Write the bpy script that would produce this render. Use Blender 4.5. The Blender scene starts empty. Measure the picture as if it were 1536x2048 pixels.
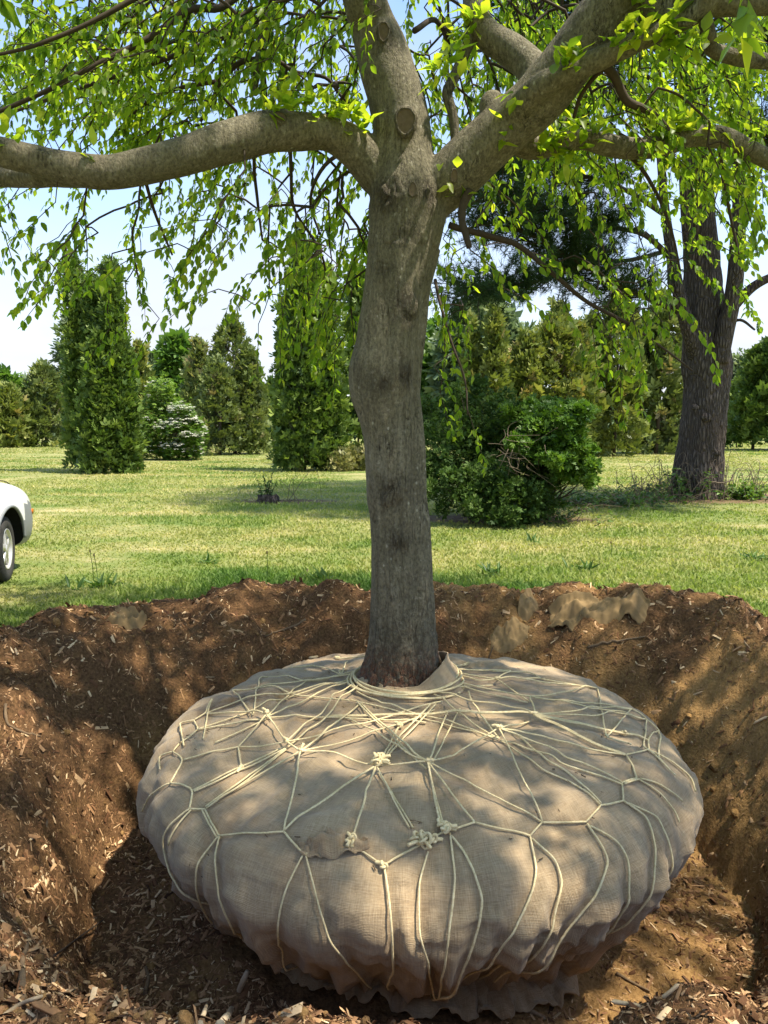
import bpy, bmesh, math
import numpy as np
from mathutils import Vector
from mathutils.bvhtree import BVHTree

rng = np.random.default_rng(11)
R = math.radians
scene = bpy.context.scene
COL = scene.collection

# ------------------------------------------------------------------ camera
F_PX, PITCH, EYE = 1479.0, R(6.52), 1.6          # focal length in photo pixels (1536 x 2048)
cam_d = bpy.data.cameras.new('camera')
cam_d.sensor_fit = 'VERTICAL'
cam_d.sensor_height = 36.0
cam_d.lens = 36.0 * F_PX / 2048.0
cam_d.clip_start, cam_d.clip_end = 0.05, 6000
cam = bpy.data.objects.new('camera', cam_d)
cam.location = (0, 0, EYE)
cam.rotation_euler = (R(90) - PITCH, 0, 0)
COL.objects.link(cam)
scene.camera = cam

# ------------------------------------------------------------------ light
SUN = Vector((0.42, -0.16, 0.90)).normalized()   # direction towards the sun
world = bpy.data.worlds.new('World')
scene.world = world
world.use_nodes = True
wn = world.node_tree
wn.nodes.clear()
sky = wn.nodes.new('ShaderNodeTexSky')
sky.sky_type = 'NISHITA'
sky.sun_disc = False
sky.sun_elevation = math.asin(SUN.z)
sky.sun_rotation = math.atan2(SUN.x, SUN.y)
sky.air_density, sky.dust_density, sky.ozone_density = 1.0, 0.6, 1.3
tc = wn.nodes.new('ShaderNodeTexCoord')
sep = wn.nodes.new('ShaderNodeSeparateXYZ')
wn.links.new(tc.outputs['Generated'], sep.inputs[0])
mr = wn.nodes.new('ShaderNodeMapRange')          # thin high cloud thickening towards the horizon
mr.inputs['From Min'].default_value, mr.inputs['From Max'].default_value = 0.02, 0.46
mr.inputs['To Min'].default_value, mr.inputs['To Max'].default_value = 0.97, 0.08
wn.links.new(sep.outputs['Z'], mr.inputs['Value'])
mp = wn.nodes.new('ShaderNodeMapping')
mp.inputs['Scale'].default_value = (1.0, 1.0, 3.2)
wn.links.new(tc.outputs['Generated'], mp.inputs['Vector'])
cn = wn.nodes.new('ShaderNodeTexNoise')
cn.inputs['Scale'].default_value = 2.1
cn.inputs['Detail'].default_value = 5.0
cn.inputs['Roughness'].default_value = 0.55
wn.links.new(mp.outputs[0], cn.inputs['Vector'])
mr2 = wn.nodes.new('ShaderNodeMapRange')
mr2.inputs['From Min'].default_value, mr2.inputs['From Max'].default_value = 0.38, 0.66
mr2.inputs['To Min'].default_value, mr2.inputs['To Max'].default_value = -0.30, 0.22
wn.links.new(cn.outputs['Fac'], mr2.inputs['Value'])
ad = wn.nodes.new('ShaderNodeMath'); ad.operation = 'ADD'; ad.use_clamp = True
wn.links.new(mr.outputs[0], ad.inputs[0]); wn.links.new(mr2.outputs[0], ad.inputs[1])
mx = wn.nodes.new('ShaderNodeMix'); mx.data_type = 'RGBA'
mx.inputs[7].default_value = (2.45, 2.48, 2.74, 1)
wn.links.new(ad.outputs[0], mx.inputs[0])
wn.links.new(sky.outputs[0], mx.inputs[6])
bg = wn.nodes.new('ShaderNodeBackground')
bg.inputs['Strength'].default_value = 0.10
wn.links.new(mx.outputs[2], bg.inputs['Color'])
wo = wn.nodes.new('ShaderNodeOutputWorld')
wn.links.new(bg.outputs[0], wo.inputs['Surface'])

sun_d = bpy.data.lights.new('sun', 'SUN')
sun_d.energy = 2.85
sun_d.angle = R(1.0)
sun_d.color = (1.0, 0.92, 0.78)
sun = bpy.data.objects.new('sun', sun_d)
sun.rotation_euler = SUN.to_track_quat('Z', 'Y').to_euler()
sun.location = SUN * 60
COL.objects.link(sun)

scene.view_settings.view_transform = 'Standard'
scene.view_settings.look = 'None'
scene.view_settings.gamma = 1.0
scene.view_settings.use_curve_mapping = False
scene.view_settings.exposure = 1.86
scene.render.engine = 'CYCLES'
scene.cycles.max_bounces = 7
scene.cycles.transparent_max_bounces = 6
scene.cycles.use_denoising = True

# ------------------------------------------------------------------ helpers
def pix(px, py, Y):
    """the point on the plane y = Y that a photo pixel looks at"""
    a, b = (px - 768) / F_PX, (1024 - py) / F_PX
    dy = math.cos(PITCH) + b * math.sin(PITCH)
    dz = -math.sin(PITCH) + b * math.cos(PITCH)
    t = Y / dy
    return np.array((a * t, Y, EYE + dz * t))

def gnd(px, py, z=0.0):
    b = (1024 - py) / F_PX
    dy = math.cos(PITCH) + b * math.sin(PITCH)
    dz = -math.sin(PITCH) + b * math.cos(PITCH)
    t = (z - EYE) / dz
    return np.array(((px - 768) / F_PX * t, dy * t, z))

def depth_of(P):
    P = np.asarray(P)
    return P[..., 1] * math.cos(PITCH) - (P[..., 2] - EYE) * math.sin(PITCH)

def project(P):
    P = np.asarray(P, float)
    d = depth_of(P)
    up = P[..., 1] * math.sin(PITCH) + (P[..., 2] - EYE) * math.cos(PITCH)
    dd = np.where(np.abs(d) < 1e-6, 1e-6, d)
    return 768 + F_PX * P[..., 0] / dd, 1024 - F_PX * up / dd, d

def nrm(v):
    v = np.asarray(v, float)
    return v / np.maximum(np.linalg.norm(v, axis=-1, keepdims=True), 1e-9)

def _h(i, j, k, s):
    with np.errstate(over='ignore'):
        n = (i.astype(np.uint32) * np.uint32(374761393) + j.astype(np.uint32) * np.uint32(668265263)
             + k.astype(np.uint32) * np.uint32(2246822519) + np.uint32(s * 3266489917 & 0xffffffff))
        n = (n ^ (n >> np.uint32(13))) * np.uint32(1274126177)
        n = n ^ (n >> np.uint32(16))
    return n.astype(np.float64) / 4294967295.0

def vnoise(P, scale=1.0, seed=0):
    """smooth value noise in -1..1"""
    P = np.atleast_2d(np.asarray(P, float)) * scale
    if P.shape[1] == 2:
        P = np.column_stack([P, np.zeros(len(P))])
    I = np.floor(P).astype(np.int64)
    f = P - I
    f = f * f * f * (f * (f * 6 - 15) + 10)
    out = 0
    for a in (0, 1):
        for b in (0, 1):
            for c in (0, 1):
                w = (f[:, 0] if a else 1 - f[:, 0]) * (f[:, 1] if b else 1 - f[:, 1]) * (f[:, 2] if c else 1 - f[:, 2])
                out = out + w * _h(I[:, 0] + a, I[:, 1] + b, I[:, 2] + c, seed)
    return out * 2 - 1

def fbm(P, scale=1.0, octs=4, seed=0, gain=0.5):
    s, a, t = 0, 1.0, 0
    for o in range(octs):
        s = s + a * vnoise(P, scale * 2 ** o, seed + o * 17)
        t += a
        a *= gain
    return s / t

def sstep(a, b, x):
    t = np.clip((x - a) / (b - a), 0, 1)
    return t * t * (3 - 2 * t)

def cat(parts):
    """parts: list of (V, [faces arrays], var) -> one"""
    Vs, Fs, vs, off = [], {}, [], 0
    for V, F, var in parts:
        V = np.asarray(V, float)
        Vs.append(V)
        vs.append(np.broadcast_to(np.asarray(var, float), (len(V),)))
        for f in F:
            f = np.asarray(f, np.int64)
            if len(f):
                Fs.setdefault(f.shape[1], []).append(f + off)
        off += len(V)
    return np.concatenate(Vs), [np.concatenate(v) for v in Fs.values()], np.concatenate(vs)

def make_mesh(name, V, F, mat=None, smooth=False, var=None, uv=None, base=None, attrs=None):
    V = np.asarray(V, float)
    if base is not None:
        V = V - np.asarray(base, float)
    me = bpy.data.meshes.new(name)
    F = [np.asarray(f, np.int32) for f in F if len(f)]
    me.vertices.add(len(V))
    me.vertices.foreach_set('co', V.astype(np.float32).ravel())
    li = np.concatenate([f.ravel() for f in F])
    tot = np.concatenate([np.full(len(f), f.shape[1], np.int32) for f in F])
    st = np.concatenate([[0], np.cumsum(tot)[:-1]]).astype(np.int32)
    me.loops.add(len(li))
    me.loops.foreach_set('vertex_index', li)
    me.polygons.add(len(tot))
    me.polygons.foreach_set('loop_start', st)
    me.polygons.foreach_set('loop_total', tot)
    if smooth:
        me.polygons.foreach_set('use_smooth', np.ones(len(tot), bool))
    if var is not None:
        a = me.attributes.new('var', 'FLOAT', 'POINT')
        a.data.foreach_set('value', np.broadcast_to(np.asarray(var, np.float32), (len(V),)).copy())
    for k, v in (attrs or {}).items():
        a = me.attributes.new(k, 'FLOAT', 'POINT')
        a.data.foreach_set('value', np.asarray(v, np.float32))
    if uv is not None:
        u = me.uv_layers.new(name='UVMap')
        u.data.foreach_set('uv', np.asarray(uv, np.float32)[li].ravel())
    me.update(calc_edges=True)
    me.validate()
    if mat is not None:
        for m in (mat if isinstance(mat, (list, tuple)) else [mat]):
            me.materials.append(m)
    return me

def tag(o, label=None, cat_=None, group=None, kind=None):
    if label: o['label'] = label
    if cat_: o['category'] = cat_
    if group: o['group'] = group
    if kind: o['kind'] = kind
    return o

def thing(name, base, label, cat_, group=None):
    o = bpy.data.objects.new(name, None)
    o.empty_display_size = 0.2
    o.location = tuple(base)
    COL.objects.link(o)
    return tag(o, label, cat_, group)

def add(name, V, F, mat, parent=None, base=None, **kw):
    """link one mesh object; vertices are given in world space"""
    kind = kw.pop('kind', None)
    root = parent
    b = np.zeros(3)
    if parent is not None:
        p = parent
        while p is not None:
            b = b + np.array(p.location)
            p = p.parent
    elif base is not None:
        b = np.array(base, float)
    own = np.zeros(3)
    me = make_mesh(name, V, F, mat, base=b, **kw)
    o = bpy.data.objects.new(name, me)
    COL.objects.link(o)
    if parent is not None:
        o.parent = parent
    elif base is not None:
        o.location = tuple(b)
    if kind: o['kind'] = kind
    return o

def frames(d, up):
    """rotation matrices (k,3,3) with columns x, y=d, z close to up"""
    y = nrm(d)
    up = np.broadcast_to(np.asarray(up, float), y.shape)
    x = np.cross(y, up)
    bad = np.linalg.norm(x, axis=1) < 1e-4
    if bad.any():
        x[bad] = np.cross(y[bad], np.array((1.0, 0.1, 0.0)))
    x = nrm(x)
    z = np.cross(x, y)
    return np.stack([x, y, z], axis=2)

def inst(bV, bF, Rm, T, S=1.0, var=0.5):
    k, n = len(T), len(bV)
    S = np.broadcast_to(np.asarray(S, float), (k,)) if np.ndim(S) < 2 else S
    sv = bV[None, :, :] * (S[:, None, None] if S.ndim == 1 else S[:, None, :])
    V = np.einsum('kij,knj->kni', Rm, sv) + T[:, None, :]
    off = (np.arange(k) * n)
    F = [(np.asarray(f)[None] + off[:, None, None]).reshape(-1, np.asarray(f).shape[1]) for f in bF]
    v = np.repeat(np.broadcast_to(np.asarray(var, float), (k,)), n)
    return V.reshape(-1, 3), F, v

def smooth_line(pts, n_per=6):
    """Catmull-Rom through rows of pts (any width)"""
    P = np.asarray(pts, float)
    if len(P) < 3:
        t = np.linspace(0, 1, n_per + 1)[:, None]
        return P[0] * (1 - t) + P[-1] * t
    Q = np.vstack([2 * P[0] - P[1], P, 2 * P[-1] - P[-2]])
    out = []
    for i in range(len(P) - 1):
        p0, p1, p2, p3 = Q[i:i + 4]
        for t in np.linspace(0, 1, n_per, endpoint=False):
            out.append(0.5 * ((2 * p1) + (-p0 + p2) * t + (2 * p0 - 5 * p1 + 4 * p2 - p3) * t * t + (-p0 + 3 * p1 - 3 * p2 + p3) * t ** 3))
    out.append(P[-1])
    return np.array(out)

def tube(pts, rad, sides=8, caps=True, twist=None, flat=1.0):
    P = np.asarray(pts, float)
    n = len(P)
    rad = np.broadcast_to(np.asarray(rad, float), (n,))
    T = np.gradient(P, axis=0)
    T = nrm(T)
    u = np.cross(T[0], (0.0, 0.0, 1.0))
    if np.linalg.norm(u) < 1e-3:
        u = np.cross(T[0], (1.0, 0.0, 0.0))
    u = nrm(u)
    U = np.empty((n, 3))
    for i in range(n):
        u = u - T[i] * np.dot(u, T[i])
        u = u / max(np.linalg.norm(u), 1e-9)
        U[i] = u
    W = np.cross(T, U)
    th = np.arange(sides) * 2 * math.pi / sides
    rr = rad[:, None] * np.ones(sides)[None]
    if twist is not None:                        # two-strand rope lay
        s = np.concatenate([[0], np.cumsum(np.linalg.norm(np.diff(P, axis=0), axis=1))])
        rr = rr * (1 + twist[1] * np.cos(2 * (th[None] - s[:, None] * twist[0])))
    V = P[:, None] + (U[:, None] * np.cos(th)[None, :, None] + W[:, None] * np.sin(th)[None, :, None] * flat) * rr[:, :, None]
    V = V.reshape(-1, 3)
    i = np.arange(n - 1)[:, None] * sides
    j = np.arange(sides)[None]
    k = (j + 1) % sides
    Q = np.stack([i + j, i + k, i + sides + k, i + sides + j], axis=2).reshape(-1, 4)
    F = [Q]
    if caps:
        V = np.vstack([V, P[0], P[-1]])
        a, b = n * sides, n * sides + 1
        jj, kk = np.arange(sides), (np.arange(sides) + 1) % sides
        F.append(np.vstack([np.stack([kk, jj, np.full(sides, a)], 1),
                            np.stack([(n - 1) * sides + jj, (n - 1) * sides + kk, np.full(sides, b)], 1)]))
    return V, F

def grid_faces(nu, nv, wrap_u=False):
    i = np.arange(nu if wrap_u else nu - 1)
    j = np.arange(nv - 1)
    I, J = np.meshgrid(i, j, indexing='ij')
    I2 = (I + 1) % nu
    return np.stack([I * nv + J, I2 * nv + J, I2 * nv + J + 1, I * nv + J + 1], axis=2).reshape(-1, 4)

def box(c, s, rot=0.0):
    x, y, z = np.asarray(s, float) / 2
    V = np.array([(-x, -y, -z), (x, -y, -z), (x, y, -z), (-x, y, -z), (-x, -y, z), (x, -y, z), (x, y, z), (-x, y, z)])
    ca, sa = math.cos(rot), math.sin(rot)
    V = V @ np.array(((ca, sa, 0), (-sa, ca, 0), (0, 0, 1)))
    F = [np.array([(0, 3, 2, 1), (4, 5, 6, 7), (0, 1, 5, 4), (1, 2, 6, 5), (2, 3, 7, 6), (3, 0, 4, 7)])]
    return V + np.asarray(c, float), F

# ------------------------------------------------------------------ materials
class Mat:
    def __init__(self, name):
        self.m = bpy.data.materials.new(name)
        self.m.use_nodes = True
        self.nt = self.m.node_tree
        self.nt.nodes.clear()
        self.out = self.nt.nodes.new('ShaderNodeOutputMaterial')
    def n(self, typ, props=None, **ins):
        nd = self.nt.nodes.new('ShaderNode' + typ)
        for k, v in (props or {}).items():
            setattr(nd, k, v)
        for k, v in ins.items():
            key = int(k[1:]) if k[0] == '_' and k[1:].isdigit() else k.replace('_', ' ')
            s = nd.inputs[key]
            if hasattr(v, 'links') or isinstance(v, bpy.types.NodeSocket):
                self.nt.links.new(v, s)
            elif hasattr(v, 'outputs'):
                self.nt.links.new(v.outputs[0], s)
            else:
                s.default_value = v
        return nd
    def pos(self, scale=(1, 1, 1)):
        g = self.n('NewGeometry')
        m = self.n('Mapping', Vector=g.outputs['Position'])
        m.inputs['Scale'].default_value = scale
        return m.outputs[0]
    def obj(self, scale=(1, 1, 1)):
        g = self.n('TexCoord')
        m = self.n('Mapping', Vector=g.outputs['Object'])
        m.inputs['Scale'].default_value = scale
        return m.outputs[0]
    def noise(self, vec, scale, detail=4.0, rough=0.55, dist=0.0):
        return self.n('TexNoise', Vector=vec, Scale=scale, Detail=detail, Roughness=rough, Distortion=dist).outputs['Fac']
    def ramp(self, fac, stops, interp='LINEAR'):
        r = self.n('ValToRGB', Fac=fac)
        r.color_ramp.interpolation = interp
        e = r.color_ramp.elements
        while len(e) < len(stops):
            e.new(0.5)
        for el, (p, c) in zip(e, stops):
            el.position = p
            el.color = (c, c, c, 1) if np.isscalar(c) else tuple(c) + (1,) * (4 - len(c))
        return r.outputs[0]
    def mix(self, fac, a, b, mode='MIX'):
        nd = self.n('Mix', dict(data_type='RGBA', blend_type=mode))
        for idx, v in ((0, fac), (6, a), (7, b)):
            if isinstance(v, bpy.types.NodeSocket):
                self.nt.links.new(v, nd.inputs[idx])
            elif np.isscalar(v):
                nd.inputs[idx].default_value = v
            else:
                nd.inputs[idx].default_value = tuple(v) + (1,) * (4 - len(v))
        return nd.outputs[2]
    def math(self, op, a, b=0.0, c=0.0, clamp=False):
        nd = self.n('Math', dict(operation=op, use_clamp=clamp))
        for i, v in enumerate((a, b, c)):
            if isinstance(v, bpy.types.NodeSocket):
                self.nt.links.new(v, nd.inputs[i])
            else:
                nd.inputs[i].default_value = v
        return nd.outputs[0]
    def attr(self, name):
        return self.n('Attribute', dict(attribute_name=name)).outputs['Fac']
    def bump(self, h, strength=0.5, dist=0.01, normal=None):
        b = self.n('Bump', Height=h, Strength=strength, Distance=dist)
        if normal is not None:
            self.nt.links.new(normal, b.inputs['Normal'])
        return b.outputs[0]
    def bsdf(self, color, rough=0.7, normal=None, spec=0.3, metal=0.0, **kw):
        b = self.n('BsdfPrincipled', **kw)
        for k, v in (('Base Color', color), ('Roughness', rough), ('Normal', normal), ('Specular IOR Level', spec), ('Metallic', metal)):
            if v is None: continue
            if isinstance(v, bpy.types.NodeSocket):
                self.nt.links.new(v, b.inputs[k])
            elif np.isscalar(v):
                b.inputs[k].default_value = v
            else:
                b.inputs[k].default_value = tuple(v) + (1,) * (4 - len(v))
        return b.outputs[0]
    def done(self, shader):
        self.nt.links.new(shader, self.out.inputs['Surface'])
        return self.m

def plain(name, color, rough=0.6, spec=0.3, metal=0.0, nscale=30.0, namt=0.18):
    m = Mat(name)
    f = m.noise(m.obj(), nscale, 5.0)
    c = m.mix(f, [x * (1 - namt) for x in color], [min(1, x * (1 + namt)) for x in color])
    return m.done(m.bsdf(c, rough, m.bump(f, 0.15, 0.003), spec, metal))

def foliage(name, stops, trans, amt=0.4, rough=0.5, spec=0.35):
    """leaf: colour varies from leaf to leaf (attribute var); light comes through the blade"""
    m = Mat(name)
    v = m.attr('var')
    c = m.ramp(v, stops)
    b = m.bsdf(c, rough, None, spec)
    t = m.n('BsdfTranslucent')
    tcol = m.mix(1.0, c, trans, 'MULTIPLY')
    m.nt.links.new(tcol, t.inputs['Color'])
    mixs = m.n('MixShader', Fac=amt)
    m.nt.links.new(b, mixs.inputs[1])
    m.nt.links.new(t.outputs[0], mixs.inputs[2])
    return m.done(mixs.outputs[0])

def mat_bark():
    m = Mat('smooth_grey_bark')
    p = m.pos()
    streak = m.noise(m.pos((30, 30, 2.6)), 1.0, 7.0, 0.68, 0.6)
    fine = m.noise(m.pos((120, 120, 26)), 1.0, 5.0, 0.65)
    grain = m.noise(m.pos((75, 75, 48)), 1.0, 4.0, 0.7)
    big = m.noise(p, 3.2, 4.0, 0.6)
    lich = m.noise(p, 24.0, 6.0, 0.72)
    c = m.ramp(streak, [(0.30, (0.086, 0.071, 0.046)), (0.5, (0.152, 0.130, 0.086)), (0.70, (0.228, 0.201, 0.142))])
    c = m.mix(m.ramp(big, [(0.38, 0.0), (0.66, 0.55)]), c, (0.125, 0.112, 0.070))
    c = m.mix(m.ramp(lich, [(0.57, 0.0), (0.70, 0.7)]), c, (0.30, 0.272, 0.205))
    c = m.mix(1.0, c, m.ramp(grain, [(0.32, 0.52), (0.5, 1.0), (0.7, 1.45)]), 'MULTIPLY')
    c = m.mix(m.ramp(fine, [(0.26, 0.65), (0.42, 0.0)]), c, (0.05, 0.039, 0.026))
    spots = m.n('TexVoronoi', Vector=m.pos((1, 1, 0.7)), Scale=22.0, Randomness=1.0)
    sp = m.ramp(spots.outputs['Distance'], [(0.10, 1.0), (0.17, 0.0)])
    c = m.mix(m.math('MULTIPLY', sp, m.ramp(m.noise(p, 6.0, 2.0), [(0.45, 0.0), (0.6, 0.7)])), c, (0.40, 0.375, 0.30))
    crack = m.noise(m.pos((22, 22, 1.7)), 1.0, 4.0, 0.55, 1.6)
    ck = m.ramp(crack, [(0.486, 0.0), (0.5, 1.0), (0.514, 0.0)])
    ckm = m.math('MULTIPLY', ck, m.ramp(m.noise(p, 4.5, 2.0), [(0.53, 0.0), (0.62, 0.95)]))
    c = m.mix(ckm, c, (0.035, 0.026, 0.017))
    sepz = m.n('SeparateXYZ', Vector=p)
    # plated, fissured bark towards the foot of the stem
    vo = m.n('TexVoronoi', dict(feature='DISTANCE_TO_EDGE'), Vector=m.mix(0.16, m.pos((24, 24, 5.5)), m.n('TexNoise', Vector=p, Scale=14.0).outputs['Color'], 'ADD'), Scale=1.0)
    plate = m.ramp(vo.outputs['Distance'], [(0.0, 1.0), (0.10, 0.0)])
    lowp = m.n('MapRange', Value=sepz.outputs['Z'], From_Min=1.15, From_Max=0.30, To_Min=0.0, To_Max=1.0).outputs[0]
    rough_a = m.attr('rough')
    pm = m.math('MULTIPLY', plate, m.math('MAXIMUM', m.math('MULTIPLY', lowp, 0.50), rough_a))
    pm = m.math('MULTIPLY', pm, m.ramp(m.noise(p, 11.0, 3.0), [(0.38, 0.1), (0.58, 1.0)]))
    c = m.mix(pm, c, (0.030, 0.022, 0.014))
    c = m.mix(m.math('MULTIPLY', rough_a, m.ramp(fine, [(0.38, 1.0), (0.62, 0.15)])), c, (0.042, 0.030, 0.019))
    low = m.n('MapRange', Value=sepz.outputs['Z'], From_Min=0.36, From_Max=0.13, To_Min=0.0, To_Max=1.0).outputs[0]
    lowm = m.math('MULTIPLY', low, m.ramp(m.noise(p, 38.0, 5.0, 0.7), [(0.40, 0.0), (0.56, 1.0)]))
    c = m.mix(lowm, c, m.ramp(grain, [(0.35, (0.05, 0.024, 0.014)), (0.65, (0.20, 0.085, 0.042))]))
    h = m.math('ADD', m.math('MULTIPLY', streak, 0.7), m.math('MULTIPLY', grain, m.math('ADD', 0.5, m.math('MULTIPLY', rough_a, 1.4))))
    h = m.math('SUBTRACT', h, m.math('ADD', m.math('MULTIPLY', ckm, 0.8), m.math('MULTIPLY', pm, 0.8)))
    return m.done(m.bsdf(c, 0.78, m.bump(h, 1.0, 0.02), 0.25))

def mat_burlap():
    m = Mat('burlap_cloth')
    uv = m.n('UVMap').outputs[0]
    mpu = m.n('Mapping', Vector=uv); mpu.inputs['Scale'].default_value = (1, 14, 1)
    mpv = m.n('Mapping', Vector=uv); mpv.inputs['Scale'].default_value = (14, 1, 1)
    tu = m.noise(mpv.outputs[0], 16.0, 3.0, 0.6, 0.15)
    tv = m.noise(mpu.outputs[0], 16.0, 3.0, 0.6, 0.15)
    wu = m.n('TexWave', dict(wave_type='BANDS', bands_direction='X'), Vector=uv, Scale=74.0, Distortion=0.9, Detail=2.0)
    wv = m.n('TexWave', dict(wave_type='BANDS', bands_direction='Y'), Vector=uv, Scale=74.0, Distortion=0.9, Detail=2.0)
    weave = m.math('MULTIPLY', wu.outputs['Fac'], wv.outputs['Fac'])
    th = m.math('ADD', m.math('MULTIPLY', tu, 0.5), m.math('MULTIPLY', tv, 0.5))
    c = m.ramp(th, [(0.34, (0.265, 0.186, 0.100)), (0.5, (0.40, 0.292, 0.165)), (0.66, (0.53, 0.405, 0.245))])
    c = m.mix(m.ramp(weave, [(0.0, 0.30), (0.3, 0.0)]), c, (0.15, 0.105, 0.066))
    p = m.pos()
    patch = m.noise(p, 2.4, 4.0, 0.6)
    c = m.mix(m.ramp(patch, [(0.36, 0.55), (0.6, 0.0)]), c, m.mix(0.7, c, (0.19, 0.145, 0.095)))
    reddish = m.noise(p, 1.3, 3.0, 0.5)
    c = m.mix(m.ramp(reddish, [(0.50, 0.0), (0.64, 0.15)]), c, (0.27, 0.175, 0.11))
    soil = m.attr('soil')
    sm = m.math('MULTIPLY', soil, m.ramp(m.noise(p, 14.0, 5.0, 0.65), [(0.32, 0.15), (0.6, 1.0)]))
    c = m.mix(sm, c, (0.155, 0.088, 0.036))
    h = m.math('ADD', m.math('MULTIPLY', weave, 0.5), th)
    nb = m.bump(h, 0.6, 0.0045)
    nb = m.bump(m.noise(p, 22.0, 4.0, 0.6, 0.5), 0.35, 0.012, nb)
    return m.done(m.bsdf(c, 0.9, nb, 0.15, Sheen_Weight=0.15))

def mat_soil():
    m = Mat('dug_soil_and_mulch')
    p = m.pos()
    a = m.noise(p, 1.6, 5.0, 0.62)
    b = m.noise(p, 9.0, 6.0, 0.7)
    d = m.noise(p, 55.0, 5.0, 0.65)
    och = m.ramp(d, [(0.25, (0.17, 0.094, 0.032)), (0.55, (0.30, 0.175, 0.066)), (0.8, (0.42, 0.265, 0.12))])
    hum = m.ramp(d, [(0.3, (0.050, 0.027, 0.012)), (0.6, (0.145, 0.078, 0.035)), (0.82, (0.25, 0.145, 0.070))])
    mul = m.attr('mulch')
    f = m.math('ADD', mul, m.math('MULTIPLY', m.math('SUBTRACT', b, 0.5), 1.3), clamp=True)
    c = m.mix(f, och, hum)
    h = m.math('ADD', m.math('MULTIPLY', b, 1.0), m.math('MULTIPLY', d, 0.55))
    return m.done(m.bsdf(c, 0.95, m.bump(h, 0.9, 0.035), 0.12))

def lawn_color(m, green_boost=0.0):
    """turf colour from world position and the lush / bare attributes, shared by ground and blades"""
    p = m.pos()
    pl = m.pos((0.35, 1.3, 1.0))
    n1 = m.noise(p, 0.9, 5.0, 0.62)
    n2 = m.noise(pl, 0.75, 4.0, 0.6)
    n3 = m.noise(p, 7.0, 4.0, 0.65)
    s = m.math('ADD', m.math('MULTIPLY', n1, 0.45), m.math('ADD', m.math('MULTIPLY', n2, 0.4), m.math('MULTIPLY', n3, 0.28)))
    lush = m.attr('lush')
    s = m.math('SUBTRACT', s, m.math('MULTIPLY', lush, 0.30))
    c = m.ramp(s, [(0.27, (0.078, 0.138, 0.030)), (0.44, (0.158, 0.200, 0.054)), (0.57, (0.245, 0.248, 0.092)), (0.70, (0.40, 0.345, 0.175))])
    return m, c, n3, p

def mat_lawn():
    m = Mat('lawn_turf')
    m, c, n3, p = lawn_color(m)
    bare = m.attr('bare')
    litter = m.ramp(m.noise(p, 16.0, 6.0, 0.7), [(0.3, (0.07, 0.042, 0.022)), (0.55, (0.17, 0.105, 0.06)), (0.75, (0.28, 0.20, 0.13))])
    c = m.mix(m.math('MULTIPLY', bare, m.ramp(m.noise(p, 5.0, 5.0, 0.65), [(0.3, 0.35), (0.55, 1.0)])), c, litter)
    d = m.noise(p, 60.0, 4.0, 0.7)
    c = m.mix(0.45, c, m.mix(1.0, c, m.ramp(d, [(0.3, 0.35), (0.65, 1.35)]), 'MULTIPLY'))
    return m.done(m.bsdf(c, 0.9, m.bump(m.math('ADD', d, n3), 0.6, 0.04), 0.1))

def mat_blades():
    m = Mat('grass_blade')
    m, c, n3, p = lawn_color(m)
    v = m.attr('var')
    c = m.mix(1.0, c, m.ramp(v, [(0.0, (1.15, 1.15, 0.95)), (0.5, (1.4, 1.38, 1.2)), (1.0, (1.7, 1.55, 1.45))]), 'MULTIPLY')
    b = m.bsdf(c, 0.6, None, 0.25)
    t = m.n('BsdfTranslucent')
    m.nt.links.new(m.mix(1.0, c, (1.2, 1.35, 0.7), 'MULTIPLY'), t.inputs['Color'])
    s = m.n('MixShader', Fac=0.4)
    m.nt.links.new(b, s.inputs[1]); m.nt.links.new(t.outputs[0], s.inputs[2])
    return m.done(s.outputs[0])

def mat_var(name, stops, rough=0.85, spec=0.15, bump=0.0, bscale=60.0):
    m = Mat(name)
    c = m.ramp(m.attr('var'), stops)
    f = m.noise(m.pos(), bscale, 4.0)
    c = m.mix(0.35, c, m.mix(1.0, c, m.ramp(f, [(0.3, 0.5), (0.7, 1.4)]), 'MULTIPLY'))
    return m.done(m.bsdf(c, rough, m.bump(f, bump, 0.01) if bump else None, spec))

def mat_twine():
    m = Mat('jute_twine')
    f = m.noise(m.pos(), 70.0, 4.0, 0.7)
    g = m.noise(m.pos(), 4.0, 3.0)
    c = m.ramp(f, [(0.25, (0.44, 0.34, 0.17)), (0.5, (0.66, 0.54, 0.30)), (0.78, (0.80, 0.71, 0.46))])
    c = m.mix(m.ramp(g, [(0.4, 0.35), (0.65, 0.0)]), c, (0.42, 0.33, 0.17))
    return m.done(m.bsdf(c, 0.85, m.bump(f, 0.5, 0.003), 0.2))

def mat_pinebark():
    m = Mat('furrowed_pine_bark')
    v = m.n('TexVoronoi', dict(feature='DISTANCE_TO_EDGE'), Vector=m.mix(0.12, m.pos((17, 17, 3.6)), m.n('TexNoise', Vector=m.pos(), Scale=9.0).outputs['Color'], 'ADD'), Scale=1.0)
    e = m.ramp(v.outputs['Distance'], [(0.02, 0.0), (0.28, 1.0)])
    f = m.noise(m.pos((30, 30, 9)), 1.0, 5.0, 0.65)
    g = m.noise(m.pos(), 1.5, 3.0)
    c = m.ramp(f, [(0.25, (0.075, 0.058, 0.046)), (0.6, (0.155, 0.128, 0.105)), (0.8, (0.24, 0.205, 0.175))])
    c = m.mix(m.ramp(g, [(0.45, 0.0), (0.65, 0.4)]), c, (0.13, 0.085, 0.055))
    c = m.mix(e, m.mix(0.55, c, (0.03, 0.022, 0.016)), c)
    h = m.math('ADD', e, m.math('MULTIPLY', f, 0.5))
    return m.done(m.bsdf(c, 0.9, m.bump(h, 1.0, 0.06), 0.15))

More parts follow.
